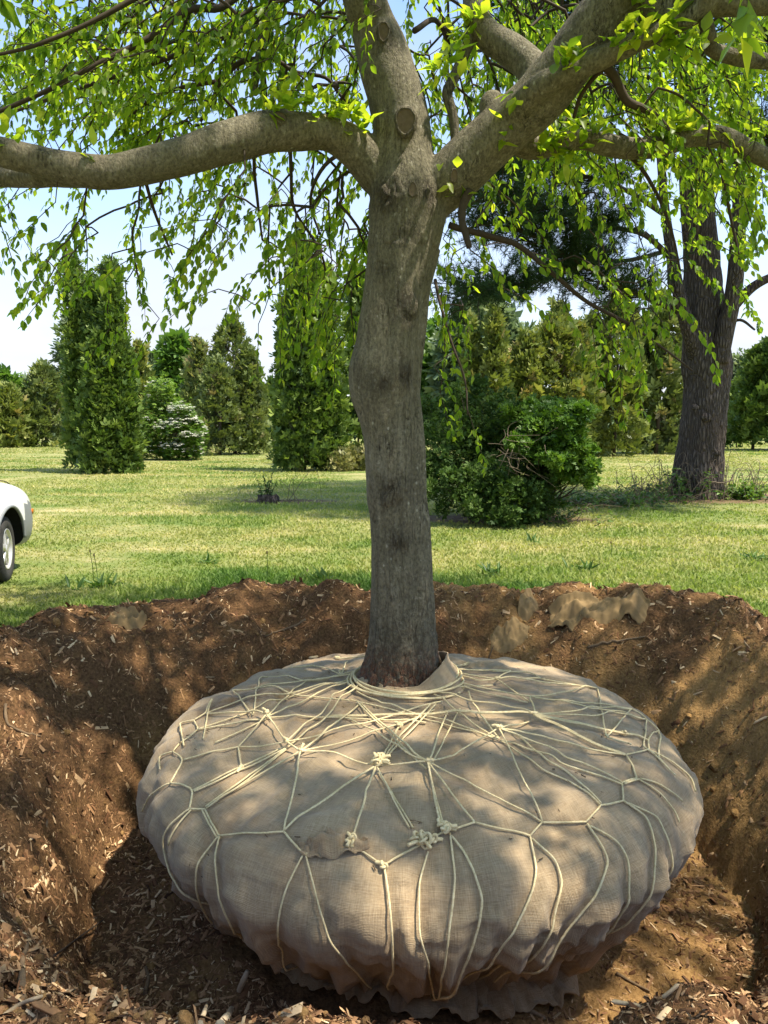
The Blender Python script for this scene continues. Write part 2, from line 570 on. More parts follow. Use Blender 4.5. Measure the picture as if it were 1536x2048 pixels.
def mat_carpaint():
    m = Mat('white_car_paint')
    f = m.noise(m.obj(), 3.0, 3.0)
    c = m.mix(f, (0.70, 0.70, 0.68), (0.78, 0.77, 0.745))
    return m.done(m.bsdf(c, 0.28, None, 0.5, Coat_Weight=0.6, Coat_Roughness=0.08))

def mat_glass():
    m = Mat('tinted_car_glass')
    return m.done(m.bsdf((0.02, 0.024, 0.026), 0.05, None, 0.6))

M_BARK, M_BURLAP, M_SOIL, M_LAWN, M_BLADE, M_TWINE, M_PINE = mat_bark(), mat_burlap(), mat_soil(), mat_lawn(), mat_blades(), mat_twine(), mat_pinebark()
M_TWIG = plain('twig_bark', (0.055, 0.040, 0.028), 0.8, 0.2, nscale=40, namt=0.4)
M_LEAF = foliage('hornbeam_leaf', [(0.0, (0.055, 0.120, 0.013)), (0.45, (0.105, 0.185, 0.018)), (0.8, (0.165, 0.235, 0.024)), (1.0, (0.24, 0.29, 0.035))], (3.2, 2.8, 1.1), 0.62, 0.42, 0.4)
M_CATKIN = foliage('hanging_seed_cluster', [(0.0, (0.07, 0.15, 0.02)), (1.0, (0.14, 0.23, 0.04))], (1.4, 1.5, 0.8), 0.35)
M_CHIP = mat_var('wood_chip', [(0.0, (0.045, 0.022, 0.010)), (0.32, (0.15, 0.072, 0.033)), (0.58, (0.29, 0.160, 0.075)), (0.82, (0.47, 0.30, 0.155)), (1.0, (0.64, 0.47, 0.27))], bscale=90)
M_STICK = mat_var('dry_stick', [(0.0, (0.05, 0.035, 0.024)), (0.5, (0.20, 0.135, 0.075)), (1.0, (0.52, 0.41, 0.27))], bump=0.5, bscale=70)
M_CUT = plain('cut_wood_face', (0.125, 0.092, 0.062), 0.85, 0.15, nscale=60, namt=0.4)
M_OLDBURLAP = plain('soiled_burlap_scrap', (0.215, 0.145, 0.068), 0.92, 0.1, nscale=16, namt=0.5)

# ------------------------------------------------------------------ terrain
BC = np.array((0.19, 4.10))                       # centre of the root ball
A_K = np.array([-270, -210, -180, -150, -124, -90, -45, 0, 30, 60, 90, 115, 150, 180, 210, 236, 270.0])
def _per(v):                                      # values at 90,115,150,180, -150(210),-124(236),-90, -45,0,30,60
    a90, a115, a150, a180, a210, a236, a270, am45, a0, a30, a60 = v
    return np.array([a90, a150, a180, a210, a236, a270, am45, a0, a30, a60, a90, a115, a150, a180, a210, a236, a270])
RF_K = _per([1.62, 1.72, 1.85, 1.85, 1.80, 1.68, 1.60, 1.75, 1.85, 1.80, 1.66])
RR_K = _per([2.30, 2.50, 2.85, 2.80, 2.85, 2.85, 2.75, 2.70, 2.75, 3.00, 2.45])
ZR_K = _per([0.16, 0.36, 0.17, 0.14, 0.03, 0.03, 0.05, 0.03, 0.16, 0.20, 0.18])
FLOOR_Z = -1.0

def ring(a, K):
    deg = np.degrees(a)
    # smooth periodic interpolation
    s = 0
    for o, w in ((-14, 1), (-7, 2), (0, 3), (7, 2), (14, 1)):
        s = s + w * np.interp(((deg + o + 270) % 360) - 270, A_K, K)
    return s / 9.0

def pit_polar(X, Y):
    dx, dy = X - BC[0], Y - BC[1]
    return np.hypot(dx, dy), np.arctan2(dy, dx)

def soil_h(X, Y, detail=True):
    X, Y = np.asarray(X, float), np.asarray(Y, float)
    r, a = pit_polar(X, Y)
    P = np.column_stack([X.ravel(), Y.ravel()])
    wob = (fbm(P, 1.1, 3, 5) * 0.16).reshape(X.shape)
    rf, rr, zr = ring(a, RF_K) + wob * 0.7, ring(a, RR_K) + wob, ring(a, ZR_K)
    t = np.clip((r - rf) / (rr - rf), 0, 1)
    up = 1 - (1 - t) ** 2.1
    z = FLOOR_Z + (zr - FLOOR_Z) * up
    out = sstep(0, 1, np.clip((r - rr) / 0.95, 0, 1))
    z = np.where(r > rr, zr - (zr + 0.06) * out, z)
    z = np.where(r < rf, FLOOR_Z + 0.02 * np.sin(r * 3), z)
    if detail:
        n1 = fbm(P, 2.3, 3, 21).reshape(X.shape)
        n2 = fbm(P, 8.0, 3, 33).reshape(X.shape)
        n3 = fbm(P, 24.0, 2, 35).reshape(X.shape)
        z = z + (n1 * 0.15 + n2 * 0.062 + n3 * 0.024) * (0.45 + 0.55 * np.clip(t * 2, 0, 1)) * (1 - 0.6 * out)
    return z

def soil_edge(a):
    return ring(a, RR_K)

na, nr = 660, 205
ang = np.linspace(-math.pi, math.pi, na, endpoint=False)
tt = np.linspace(0, 1, nr)
rmax = soil_edge(ang) + 1.25
rad = 0.7 + (rmax[:, None] - 0.7) * tt[None]
SX, SY = BC[0] + rad * np.cos(ang)[:, None], BC[1] + rad * np.sin(ang)[:, None]
SZ = soil_h(SX, SY)
SZ[:, -1] = -0.10
sV = np.stack([SX, SY, SZ], axis=2).reshape(-1, 3)
mul = sstep(-0.25, 0.25, fbm(sV[:, :2], 0.9, 4, 71) + 0.30 * sstep(-0.9, 0.1, sV[:, 2]) - 0.05
            + 0.35 * sstep(0.2, -1.6, sV[:, 0]) - 0.06 * sstep(0.5, 2.0, sV[:, 0]))
soil = add('soil_pit', sV, [grid_faces(na, nr, True)], M_SOIL, smooth=True, attrs=dict(mulch=mul))
tag(soil, kind='structure')

soil_bvh = BVHTree.FromPolygons([Vector(v) for v in sV], grid_faces(na, nr, True).tolist())
def soil_at(px, py):
    o = Vector((0, 0, EYE)); d = (Vector(pix(px, py, 4.0)) - o).normalized()
    h = soil_bvh.ray_cast(o, d)
    return np.array(h[0]) if h[0] is not None else gnd(px, py)

# lawn: rings from the soil's edge to the horizon
na2 = 300
ang2 = np.linspace(-math.pi, math.pi, na2, endpoint=False)
rings = np.concatenate([np.linspace(0, 12, 70), np.geomspace(12.5, 70, 90), np.geomspace(76, 4500, 14)])
r0 = soil_edge(ang2) + 0.10 + 0.45 * sstep(-0.1, -0.6, np.sin(ang2))
rad2 = r0[:, None] + rings[None]
LX, LY = BC[0] + rad2 * np.cos(ang2)[:, None], BC[1] + rad2 * np.sin(ang2)[:, None]
lP = np.column_stack([LX.ravel(), LY.ravel()])
LZ = fbm(lP, 0.25, 3, 9) * 0.05 * np.clip((np.hypot(lP[:, 0], lP[:, 1]) - 5) / 6, 0, 1)
LZ = np.where(np.hypot(lP[:, 0], lP[:, 1]) > 90, 0, LZ)
PINE_XY, BUSH_XY, STUMP_XY = gnd(1395, 992)[:2], gnd(990, 1035)[:2], gnd(540, 1000)[:2]

def bare_at(P):
    n = fbm(P, 0.9, 4, 41)
    def ell(c, rx, ry):
        return 1 - np.hypot((P[:, 0] - c[0]) / rx, (P[:, 1] - c[1]) / ry)
    e = np.maximum.reduce([ell(PINE_XY + (0.1, -0.5), 3.1, 1.5), ell(PINE_XY + (-2.6, -1.1), 2.1, 0.9), ell(BUSH_XY + (-0.1, -0.15), 2.1, 0.95), ell(STUMP_XY + (0.55, -0.25), 1.3, 0.55)])
    return sstep(-0.05, 0.28, e + n * 0.28)

def lush_at(P):
    n = fbm(P * np.array((0.5, 1.0)), 0.8, 3, 52)
    r, a = pit_polar(P[:, 0], P[:, 1])
    near = np.exp(-((r - soil_edge(a) - 0.9) / 0.7) ** 2) * sstep(-0.4, 0.5, np.sin(a))
    return np.clip(n * 0.9 + near * 0.75, 0, 1)

lawn = add('lawn', np.column_stack([lP, LZ]), [grid_faces(na2, len(rings), True)], M_LAWN, smooth=True,
           attrs=dict(bare=bare_at(lP), lush=lush_at(lP)))
tag(lawn, kind='structure')

# grass blades: shorter and fewer with distance
def grass():
    n = 290000
    u = rng.random(n)
    d = 4.2 * (90 / 4.2) ** (u ** 1.05)
    th = (rng.random(n) - 0.5) * R(78)
    X, Y = d * np.sin(th), d * np.cos(th)
    P = np.column_stack([X, Y])
    r, a = pit_polar(X, Y)
    edge = soil_edge(a) + 0.55 + fbm(P, 2.0, 3, 61) * 0.30
    keep = (r > edge) & (rng.random(n) > bare_at(P) * 0.93)
    P, d = P[keep], d[keep]
    n = len(P)
    lush = lush_at(P)
    h = (0.020 + 0.020 * rng.random(n) + 0.055 * lush * rng.random(n)) * (1 + d / 70)
    w = (0.0028 + 0.0016 * rng.random(n)) * (1 + d / 4.6)
    az = rng.random(n) * 2 * math.pi
    lean = rng.normal(0, 0.55, (n, 2)) * h[:, None]
    side = np.column_stack([np.cos(az), np.sin(az), np.zeros(n)]) * w[:, None]
    b = np.column_stack([P, np.zeros(n) - 0.004])
    m = b + np.column_stack([lean * 0.35, h * 0.62])
    t = b + np.column_stack([lean, h])
    var = np.clip(rng.normal(0.45, 0.25, n), 0, 1)
    nr_ = d < 13                                   # near blades bend, far ones are single tapering blades
    V1 = np.stack([b - side, b + side, m + side * 0.75, m - side * 0.75, t], axis=1)[nr_].reshape(-1, 3)
    V2 = np.stack([b - side * 1.15, b + side * 1.15, t], axis=1)[~nr_].reshape(-1, 3)
    o1 = np.arange(nr_.sum())[:, None] * 5; o2 = len(V1) + np.arange((~nr_).sum())[:, None] * 3
    tri = np.vstack([o1 + np.array([[3, 2, 4]]), o2 + np.array([[0, 1, 2]])])
    rp = lambda q: np.concatenate([np.repeat(q[nr_], 5), np.repeat(q[~nr_], 3)])
    g = add('grass', np.vstack([V1, V2]), [o1 + np.array([[0, 1, 2, 3]]), tri], M_BLADE, var=rp(var), attrs=dict(lush=rp(lush)))
    tag(g, 'short patchy mown grass, green and straw coloured, around the dug pit', 'grass', kind='stuff')
grass()

# wood chips and bark mulch over the soil
def chips():
    n = 290000
    d = 1.7 * (8.5 / 1.7) ** rng.random(n)
    th = (rng.random(n) - 0.5) * R(72)
    X, Y = d * np.sin(th), d * np.cos(th)
    r, a = pit_polar(X, Y)
    P = np.column_stack([X, Y])
    mdens = sstep(-0.45, 0.25, fbm(P, 0.9, 4, 71) + 0.22 + 0.35 * sstep(0.2, -1.6, X) - 0.02 * sstep(0.5, 2.0, X) + 0.2 * sstep(1.9, 2.4, r))
    mdens = np.maximum(mdens, 0.36) * np.where(r < 1.15, 0, 1) * (0.35 + 0.65 * sstep(-0.5, 0.3, fbm(P, 5.0, 2, 77)))
    lim = soil_edge(a) + 0.60 + fbm(P, 3.0, 3, 78) * 0.30 + rng.exponential(0.10, n)
    k = (r < lim) & (rng.random(n) < mdens)
    P, r, d = P[k], r[k], d[k]
    n = len(P)
    e = 0.02
    z = soil_h(P[:, 0], P[:, 1])
    zx = (soil_h(P[:, 0] + e, P[:, 1]) - z) / e
    zy = (soil_h(P[:, 0], P[:, 1] + e) - z) / e
    N = nrm(np.column_stack([-zx, -zy, np.ones(n)]))
    N = nrm(N + rng.normal(0, 0.33, (n, 3)))
    t = rng.normal(0, 1, (n, 3))
    t = nrm(t - N * (t * N).sum(1, keepdims=True))
    L = np.clip(rng.lognormal(math.log(0.0195), 0.66, n), 0.007, 0.085) * (0.9 + d / 30)
    W = L * np.clip(rng.lognormal(math.log(0.175), 0.5, n), 0.06, 0.7)
    H = np.clip(W * 0.4, 0.0015, 0.008)
    bV = np.array([(-.5, -.5, 0), (.42, -.46, 0), (.5, .45, 0), (-.40, .5, 0), (-.12, -.40, 1), (.14, .38, 1.0)])
    bF = [np.array([(0, 4, 5, 3), (1, 2, 5, 4)]), np.array([(0, 1, 4), (2, 3, 5)])]
    var = np.clip(rng.beta(1.7, 2.2, n) + (rng.random(n) > 0.92) * 0.5, 0, 1)
    pos = np.column_stack([P, z]) - N * (H * 0.2)[:, None] + np.array((0, 0, 0.003)) * rng.random(n)[:, None]
    q = np.arange(n) % 10 < 7
    V, F, v = inst(bV, bF, frames(t[q], N[q]), pos[q], np.column_stack([W, L, H])[q], var[q])
    o = add('mulch_chips', V, F, M_CHIP, var=v)
    tag(o, 'shredded bark mulch and wood chips littering the dug pit and its banks', 'mulch', kind='stuff')
chips()
# ------------------------------------------------------------------ burlap root ball
PROF = smooth_line([(0.0, 0.055), (0.22, 0.055), (0.45, 0.05), (0.75, 0.03), (1.0, -0.012), (1.22, -0.075), (1.385, -0.165), (1.470, -0.27), (1.480, -0.365),
                    (1.405, -0.50), (1.275, -0.64), (1.13, -0.78), (1.0, -0.91), (0.90, -1.015)], 10)

def ball_surface():
    nu, nv = 580, 180
    s = np.concatenate([[0], np.cumsum(np.linalg.norm(np.diff(PROF, axis=0), axis=1))])
    sv = np.linspace(0.02, s[-1], nv)
    pr, pz = np.interp(sv, s, PROF[:, 0]), np.interp(sv, s, PROF[:, 1])
    a = np.linspace(-math.pi, math.pi, nu, endpoint=False)
    dr, dz = np.gradient(pr), np.gradient(pz)
    ln = np.hypot(dr, dz)
    nr_, nz_ = -dz / ln, dr / ln
    A, S = np.meshgrid(a, sv, indexing='ij')
    Rr, Zz = np.broadcast_to(pr, A.shape), np.broadcast_to(pz, A.shape)
    X0, Y0 = Rr * np.cos(A), Rr * np.sin(A)
    P = np.column_stack([X0.ravel(), Y0.ravel(), Zz.ravel()])
    low = sstep(-0.28, -0.85, Zz)
    # broad sags of the earth inside, cloth creases, pleats gathered under the ball
    d = fbm(P, 1.5, 3, 3).reshape(A.shape) * 0.065 * sstep(0.3, 1.0, Rr)
    ca = np.column_stack([np.cos(A).ravel() * 3, np.sin(A).ravel() * 3, (Zz * 0.9).ravel()])
    ple = fbm(ca, 1.9, 3, 13).reshape(A.shape)
    ple2 = 1 - np.abs(fbm(ca, 3.4, 2, 15).reshape(A.shape)) * 3.0
    d = d + low * (ple * 0.085 + np.clip(ple2, -1, 1) * 0.020)
    cb = np.column_stack([np.cos(A).ravel() * 4.2, np.sin(A).ravel() * 4.2, (Zz * 0.5 + 0.25 * np.sin(A * 3)).ravel()])
    tf = 1 - np.abs(fbm(cb, 2.6, 2, 47).reshape(A.shape)) * 5.0
    d = d + sstep(-0.22, -0.60, Zz) * np.clip(tf, -0.3, 1) * 0.032
    sh = sstep(-0.02, -0.35, Zz) * (1 - 0.4 * low)
    d = d + sh * np.clip(1 - np.abs(fbm(ca * np.array((1, 1, 2.2)), 2.6, 3, 29).reshape(A.shape)) * 4.5, -0.6, 1) * 0.013
    top = sstep(-0.45, -0.05, Zz)
    cr = 1 - np.abs(fbm(P * np.array((1.0, 1.5, 1.0)), 2.3, 3, 19).reshape(A.shape)) * 5
    d = d + top * np.clip(cr, -0.4, 1) * 0.018
    # a doubled-over seam of the cloth, in a wandering arc round the top
    seam = Rr - (0.78 + 0.10 * fbm(ca, 0.8, 2, 37).reshape(A.shape))
    d = d + top * 0.014 * sstep(-0.012, 0.012, seam)
    # pleats gathered and pulled down under the ball, each with its own start and slant
    gp = np.random.default_rng(12)
    for _ in range(74):
        a0, z0, w_ = gp.uniform(-math.pi, math.pi), gp.uniform(-0.62, -0.26), gp.uniform(0.012, 0.042)
        sl, am = gp.normal(0, 0.22), gp.uniform(0.014, 0.042) * gp.choice([1, 1, -0.8])
        da = (A - a0 - sl * (Zz - z0) + math.pi) % (2 * math.pi) - math.pi
        da = da + 0.03 * np.sin(Zz * 9 + a0 * 5)
        d = d + am * sstep(z0 + 0.06, z0 - 0.22, Zz) * (np.exp(-(da / w_) ** 2) - 0.45 * np.exp(-((da - 1.9 * w_) / w_) ** 2))
    # overlapping edges and folds of the cloth on top
    for (p_, q_, am) in (((860, 1655), (985, 1545), .016), ((985, 1545), (1012, 1528), .013), ((455, 1512), (530, 1486), .018), ((530, 1486), (640, 1462), .018), ((640, 1462), (700, 1470), .012), ((700, 1500), (830, 1472), .012),
                         ((640, 1440), (905, 1452), .020), ((1050, 1560), (1120, 1548), .012), ((1050, 1695), (1125, 1690), .012), ((905, 1440), (1010, 1500), .012), ((560, 1372), (680, 1385), .016), ((640, 1345), (720, 1395), .014), ((880, 1545), (985, 1480), .010)):
        e0, e1_ = gnd(*p_, -0.03)[:2] - BC, gnd(*q_, -0.03)[:2] - BC
        L_ = np.linalg.norm(e1_ - e0); u_ = (e1_ - e0) / L_; n_ = np.array((-u_[1], u_[0]))
        al = (X0 - e0[0]) * u_[0] + (Y0 - e0[1]) * u_[1]; dd_ = (X0 - e0[0]) * n_[0] + (Y0 - e0[1]) * n_[1] + 0.016 * np.sin(al * 17 + p_[0]) + 0.03 * (al / L_) * (1 - al / L_)
        win = sstep(-0.04, 0.06, al) * sstep(L_ + 0.04, L_ - 0.06, al)
        d = d + top * win * am * sstep(-0.006, 0.006, dd_) * np.exp(-np.maximum(dd_, 0) / 0.09)
    d = d + fbm(P, 7.0, 3, 23).reshape(A.shape) * 0.014
    dg_ = np.column_stack([(P[:, 0] + 0.6 * P[:, 2]) * 1.2, P[:, 1] * 1.2, P[:, 2] * 5.0])
    d = d + sh * np.clip(1 - np.abs(fbm(dg_, 2.0, 2, 57).reshape(A.shape)) * 6, -0.2, 1) * 0.011
    n = np.stack([nr_[None] * np.cos(A), nr_[None] * np.sin(A), np.broadcast_to(nz_, A.shape)], axis=2)
    V = np.stack([X0 + BC[0], Y0 + BC[1], Zz], axis=2) + n * d[:, :, None]
    uv = np.stack([A * 1.35, S], axis=2).reshape(-1, 2)
    return V.reshape(-1, 3), grid_faces(nu, nv, True)[:, ::-1], uv, n.reshape(-1, 3)

bV, bF, bUV, bN = ball_surface()
if np.dot(np.cross(bV[bF[5000][1]] - bV[bF[5000][0]], bV[bF[5000][2]] - bV[bF[5000][0]]), bN[bF[5000][0]]) < 0:
    bF = bF[:, ::-1]
tree0 = BVHTree.FromPolygons([Vector(v) for v in bV], [tuple(f) for f in bF.tolist()])

def on_ball(px, py):
    """the point of the ball a photo pixel looks at"""
    o = Vector((0, 0, EYE))
    d = (Vector(pix(px, py, 4.0)) - o).normalized()
    h = tree0.ray_cast(o, d)
    if h[0] is None:                              # just past the outline: nearest point of the ball
        q = o + d * 4.1
        h = tree0.find_nearest(q)
    return np.array(h[0]), np.array(h[1])

RB = thing('root_ball', (BC[0], BC[1], FLOOR_Z), 'big tree root ball wrapped in burlap and laced with jute twine, sitting in the pit', 'root ball')

# twine: each run as photo pixels of its knots and turns, thickness in strands
RUNS = [
 # outer zigzag round the shoulder
 [(388,1441),(413,1427),(424,1399)], [(388,1441),(396,1459),(346,1504)], [(346,1504),(367,1520),(341,1567)], [(341,1567),(386,1581),(379,1618)],
 [(379,1618),(410,1619)], [(410,1619),(438,1672)], [(438,1672),(503,1669),(568,1664)], [(568,1664),(608,1709)], [(608,1709),(634,1704)],
 [(700,1690),(735,1708),(766,1732)], [(766,1732),(808,1708),(845,1688)], [(845,1688),(888,1664)], [(888,1664),(920,1658),(950,1645)],
 [(950,1645),(1005,1660),(1060,1672)], [(1060,1672),(1084,1645)], [(1084,1645),(1130,1645),(1172,1644)], [(1172,1644),(1201,1611)],
 [(1201,1611),(1246,1602)], [(1246,1602),(1243,1566)], [(1243,1566),(1273,1557)], [(1273,1557),(1252,1510)], [(1252,1510),(1298,1499)],
 [(1298,1499),(1294,1479),(1317,1461)], [(1317,1461),(1293,1439)], [(1293,1439),(1262,1418)], [(1262,1418),(1247,1397),(1194,1378)],
 [(1194,1378),(1082,1358)], [(1082,1358),(1064,1347),(985,1343)], [(465,1381),(483,1366),(523,1354)], [(523,1354),(613,1363)], [(613,1363),(682,1350)],
 [(627,1332),(682,1350)], [(673,1318),(735,1312)],
 # down the side
 [(424,1400),(392,1404)], [(388,1441),(360,1447),(334,1458)], [(346,1504),(320,1512),(297,1524)], [(341,1567),(300,1592),(285,1622)],
 [(379,1618),(345,1645),(328,1672),(326,1700),(336,1740),(362,1785)], [(382,1620),(352,1655),(337,1690)],
 [(436,1674),(405,1712),(392,1742),(395,1792),(418,1850)], [(439,1674),(431,1722),(440,1780),(470,1850),(500,1902)],
 [(606,1711),(578,1760),(562,1810),(560,1850),(566,1905)], [(612,1711),(625,1756),(641,1828),(680,1900),(729,1963)],
 [(768,1734),(784,1828),(782,1893),(779,1968)], [(856,1704),(839,1763),(836,1834),(846,1903),(862,1951)],
 [(900,1667),(911,1756),(904,1830),(891,1897),(891,1950)], [(903,1672),(935,1712),(952,1745),(965,1800),(957,1860),(930,1919)],
 [(1060,1674),(1073,1741),(1058,1808),(1024,1862)], [(1064,1678),(1110,1719),(1125,1767),(1106,1826)],
 [(1174,1648),(1206,1689),(1217,1722),(1206,1763),(1165,1823),(1128,1852)], [(1180,1652),(1236,1685),(1256,1722),(1258,1760),(1252,1788)],
 [(1246,1602),(1292,1633),(1312,1674),(1314,1719),(1299,1760)], [(1256,1606),(1314,1633),(1332,1674),(1338,1698)],
 [(1275,1558),(1325,1591),(1353,1629),(1358,1645)], [(1280,1557),(1334,1574),(1364,1602)], [(1298,1499),(1358,1509),(1382,1524)],
 [(1304,1503),(1355,1531),(1383,1560),(1390,1582)], [(1317,1461),(1353,1464),(1374,1486)], [(1293,1439),(1328,1435),(1352,1444)], [(1247,1397),(1290,1411)],
 # inner net, from the collar to the shoulder
 [(413,1427),(575,1397),(706,1375)], [(413,1428),(470,1431),(532,1437)], [(396,1459),(485,1430),(575,1399)], [(396,1460),(460,1451),(530,1440)],
 [(430,1486),(532,1438)], [(367,1520),(420,1506),(477,1495)], [(532,1437),(477,1495)], [(477,1495),(483,1535)], [(477,1494),(574,1494)],
 [(532,1437),(553,1464),(574,1494)], [(532,1436),(610,1436),(696,1436),(790,1444),(852,1446)], [(532,1436),(575,1396),(613,1363)],
 [(536,1433),(610,1407),(708,1372)], [(574,1494),(640,1440),(712,1376)], [(576,1495),(650,1447),(716,1382)], [(574,1494),(700,1456),(810,1424),(884,1404)],
 [(602,1514),(648,1474),(691,1436),(720,1407)], [(602,1514),(700,1487),(800,1455),(868,1420)], [(574,1494),(602,1514)], [(602,1514),(698,1531),(752,1545)],
 [(602,1514),(586,1590),(568,1662)], [(386,1581),(435,1558),(483,1536),(574,1492)], [(388,1583),(440,1562),(486,1539),(570,1498)],
 [(411,1614),(490,1560),(574,1496)], [(413,1617),(490,1568),(572,1500)], [(416,1615),(500,1566),(602,1514)],
 [(568,1662),(660,1604),(752,1546)], [(752,1546),(728,1610),(704,1681)], [(752,1546),(785,1600),(819,1656)], [(756,1545),(790,1602),(826,1656)],
 [(752,1545),(800,1544),(856,1540)], [(764,1530),(800,1470),(860,1410)], [(768,1528),(808,1475),(872,1408)], [(760,1532),(782,1490),(798,1453),(790,1470)],
 [(856,1540),(900,1592),(950,1645)], [(856,1540),(866,1592),(881,1650)], [(858,1540),(870,1594),(886,1652)], [(856,1540),(965,1590),(1084,1645)],
 [(856,1540),(790,1476),(722,1407)], [(852,1538),(770,1462),(714,1404)], [(856,1540),(775,1488),(693,1435)], [(856,1540),(876,1480),(898,1421)],
 [(858,1539),(888,1480),(920,1418)], [(856,1540),(925,1512),(998,1480)],
 [(1000,1480),(1042,1560),(1084,1643)], [(1000,1481),(1090,1542),(1199,1609)], [(1003,1449),(1093,1520),(1202,1607)], [(1000,1480),(1120,1522),(1243,1565)],
 [(1002,1481),(1120,1527),(1243,1569)], [(1000,1480),(1126,1495),(1252,1510)], [(998,1480),(1028,1462),(1060,1443)], [(998,1478),(930,1440),(866,1400)],
 [(998,1477),(890,1450),(778,1416),(700,1400)], [(995,1480),(880,1441),(792,1420),(712,1395)], [(998,1478),(974,1452),(946,1420),(934,1395)],
 [(1062,1443),(1152,1476),(1250,1509)], [(1062,1443),(1152,1458),(1246,1470),(1295,1480)], [(1062,1442),(1152,1455),(1244,1468)],
 [(1062,1442),(1180,1441),(1293,1439)], [(1062,1442),(1160,1432),(1262,1419)], [(1062,1442),(1060,1405)], [(1062,1442),(960,1418),(872,1397)],
 [(1062,1443),(950,1438),(800,1434),(650,1434)], [(1060,1405),(1180,1422),(1293,1440)], [(1060,1405),(1160,1412),(1262,1418)], [(1060,1405),(1125,1392),(1194,1377)],
 [(1060,1404),(1028,1387),(995,1368)], [(1060,1405),(985,1392),(910,1376)], [(1056,1406),(985,1396),(912,1380)], [(995,1367),(1040,1363),(1082,1357)],
 [(995,1368),(1095,1373),(1194,1376)], [(995,1367),(1020,1343)], [(995,1368),(950,1362),(906,1352)], [(995,1368),(955,1370),(906,1360)], [(985,1371),(935,1380),(890,1388)],
 [(903,1347),(928,1332),(936,1329)], [(901,1349),(960,1345),(1022,1342)], [(575,1397),(620,1385),(704,1370)], [(465,1381),(580,1392),(700,1402)],
 [(510,1376),(613,1365),(705,1358)], [(613,1363),(660,1360),(715,1352)], [(580,1336),(627,1331)], [(695,1323),(683,1349)],
]
DOUBLE = {(410,1619), (1243,1566), (1062,1443)}
KNOTS = [(532,1437,.026), (574,1494,.022), (602,1514,.018), (752,1545,.045), (704,1684,.036), (766,1733,.026), (845,1690,.05), (890,1662,.036), (856,1540,.02),
         (1000,1480,.024), (1006,1460,.022), (798,1453,.028), (1246,1469,.022), (995,1368,.018), (682,1350,.024), (673,1317,.022), (930,1331,.018), (1062,1443,.018), (483,1536,.02)]

INNER = {(574,1494): .03, (602,1514): .03, (532,1437): .035, (752,1546): .035, (752,1545): .035, (856,1540): .045, (1000,1480): .06, (998,1480): .06, (1062,1443): .05, (1062,1442): .05, (1060,1405): .035, (995,1367): .03, (995,1368): .03}

def lay_twine(run, r):
    pts, lift = [], []
    e0, e1 = INNER.get(run[0], 0.0), INNER.get(run[-1], 0.0)
    for q in run:
        p, n = on_ball(*q)
        pts.append(p)
        lift.append(INNER.get(q, 0.0))
    if pts[-1][2] < -0.16 and len(run) > 2 and run[-1][1] > 1690:           # runs on, under the ball
        a_ = math.atan2(pts[-1][1] - BC[1], pts[-1][0] - BC[0]); a0_ = math.atan2(pts[-2][1] - BC[1], pts[-2][0] - BC[0])
        da = np.clip(((a_ - a0_ + math.pi) % (2 * math.pi) - math.pi), -0.05, 0.05)
        z_ = pts[-1][2]
        while z_ > -0.80:
            z_ -= 0.12; a_ += da * 0.6; da *= 0.8
            o_ = Vector((BC[0] + 2.2 * math.cos(a_), BC[1] + 2.2 * math.sin(a_), z_))
            h_ = tree0.ray_cast(o_, Vector((-math.cos(a_), -math.sin(a_), 0)))
            if h_[0] is None: break
            pts.append(np.array(h_[0])); lift.append(0.0)
    cl = np.concatenate([[0], np.cumsum([np.linalg.norm(b - a) for a, b in zip(pts[:-1], pts[1:])])])
    e0 = e0 or (0.035 if np.hypot(*(pts[0][:2] - (0.13, 4.36))) < 0.42 else 0.0)
    e1 = e1 or (0.035 if np.hypot(*(pts[-1][:2] - (0.13, 4.36))) < 0.42 else 0.0)
    lift = [e0 + (e1 - e0) * c / cl[-1] for c in cl]
    out = []
    for (p, q, l0, l1) in zip(pts[:-1], pts[1:], lift[:-1], lift[1:]):
        m = max(3, int(np.linalg.norm(q - p) / 0.016))
        for t in np.linspace(0, 1, m, endpoint=False):
            out.append(np.append(p * (1 - t) + q * t, l0 * (1 - t) + l1 * t))
    out.append(np.append(pts[-1], lift[-1]))
    P = np.array([c[:3] for c in out]); lifts = np.array([c[3] for c in out])
    def push(P):
        Q = P.copy()
        for i in range(len(P)):
            near, n, idx, dist = tree0.find_nearest(Vector(P[i]))
            near, n = np.array(near), np.array(n)
            need = r * 0.5 + (lifts[i] if i in (0, len(P) - 1) else lifts[i] * 0.85)
            if float(np.dot(P[i] - near, n)) < need: Q[i] = near + n * need
        return Q
    pin = np.zeros(len(P), bool)
    W3 = np.array(pts)
    at_ = 0
    for i in range(1, len(W3) - 1):
        at_ += max(3, int(np.linalg.norm(W3[i] - W3[i - 1]) / 0.016))
        if float(np.dot(nrm(W3[i] - W3[i - 1]), nrm(W3[i + 1] - W3[i]))) < 0.90 and W3[i][2] > -0.22: pin[at_] = True
    P = push(P)
    P0 = P.copy()
    for it in range(4):                           # pulled taut, resting only on the high spots
        for _ in range(8):
            P[1:-1] = P[1:-1] * 0.3 + (P[:-2] + P[2:]) * 0.35
            P[pin] = P0[pin]
        P = push(P)
    for _ in range(2):
        P[1:-1] = P[1:-1] * 0.5 + (P[:-2] + P[2:]) * 0.25
    return P

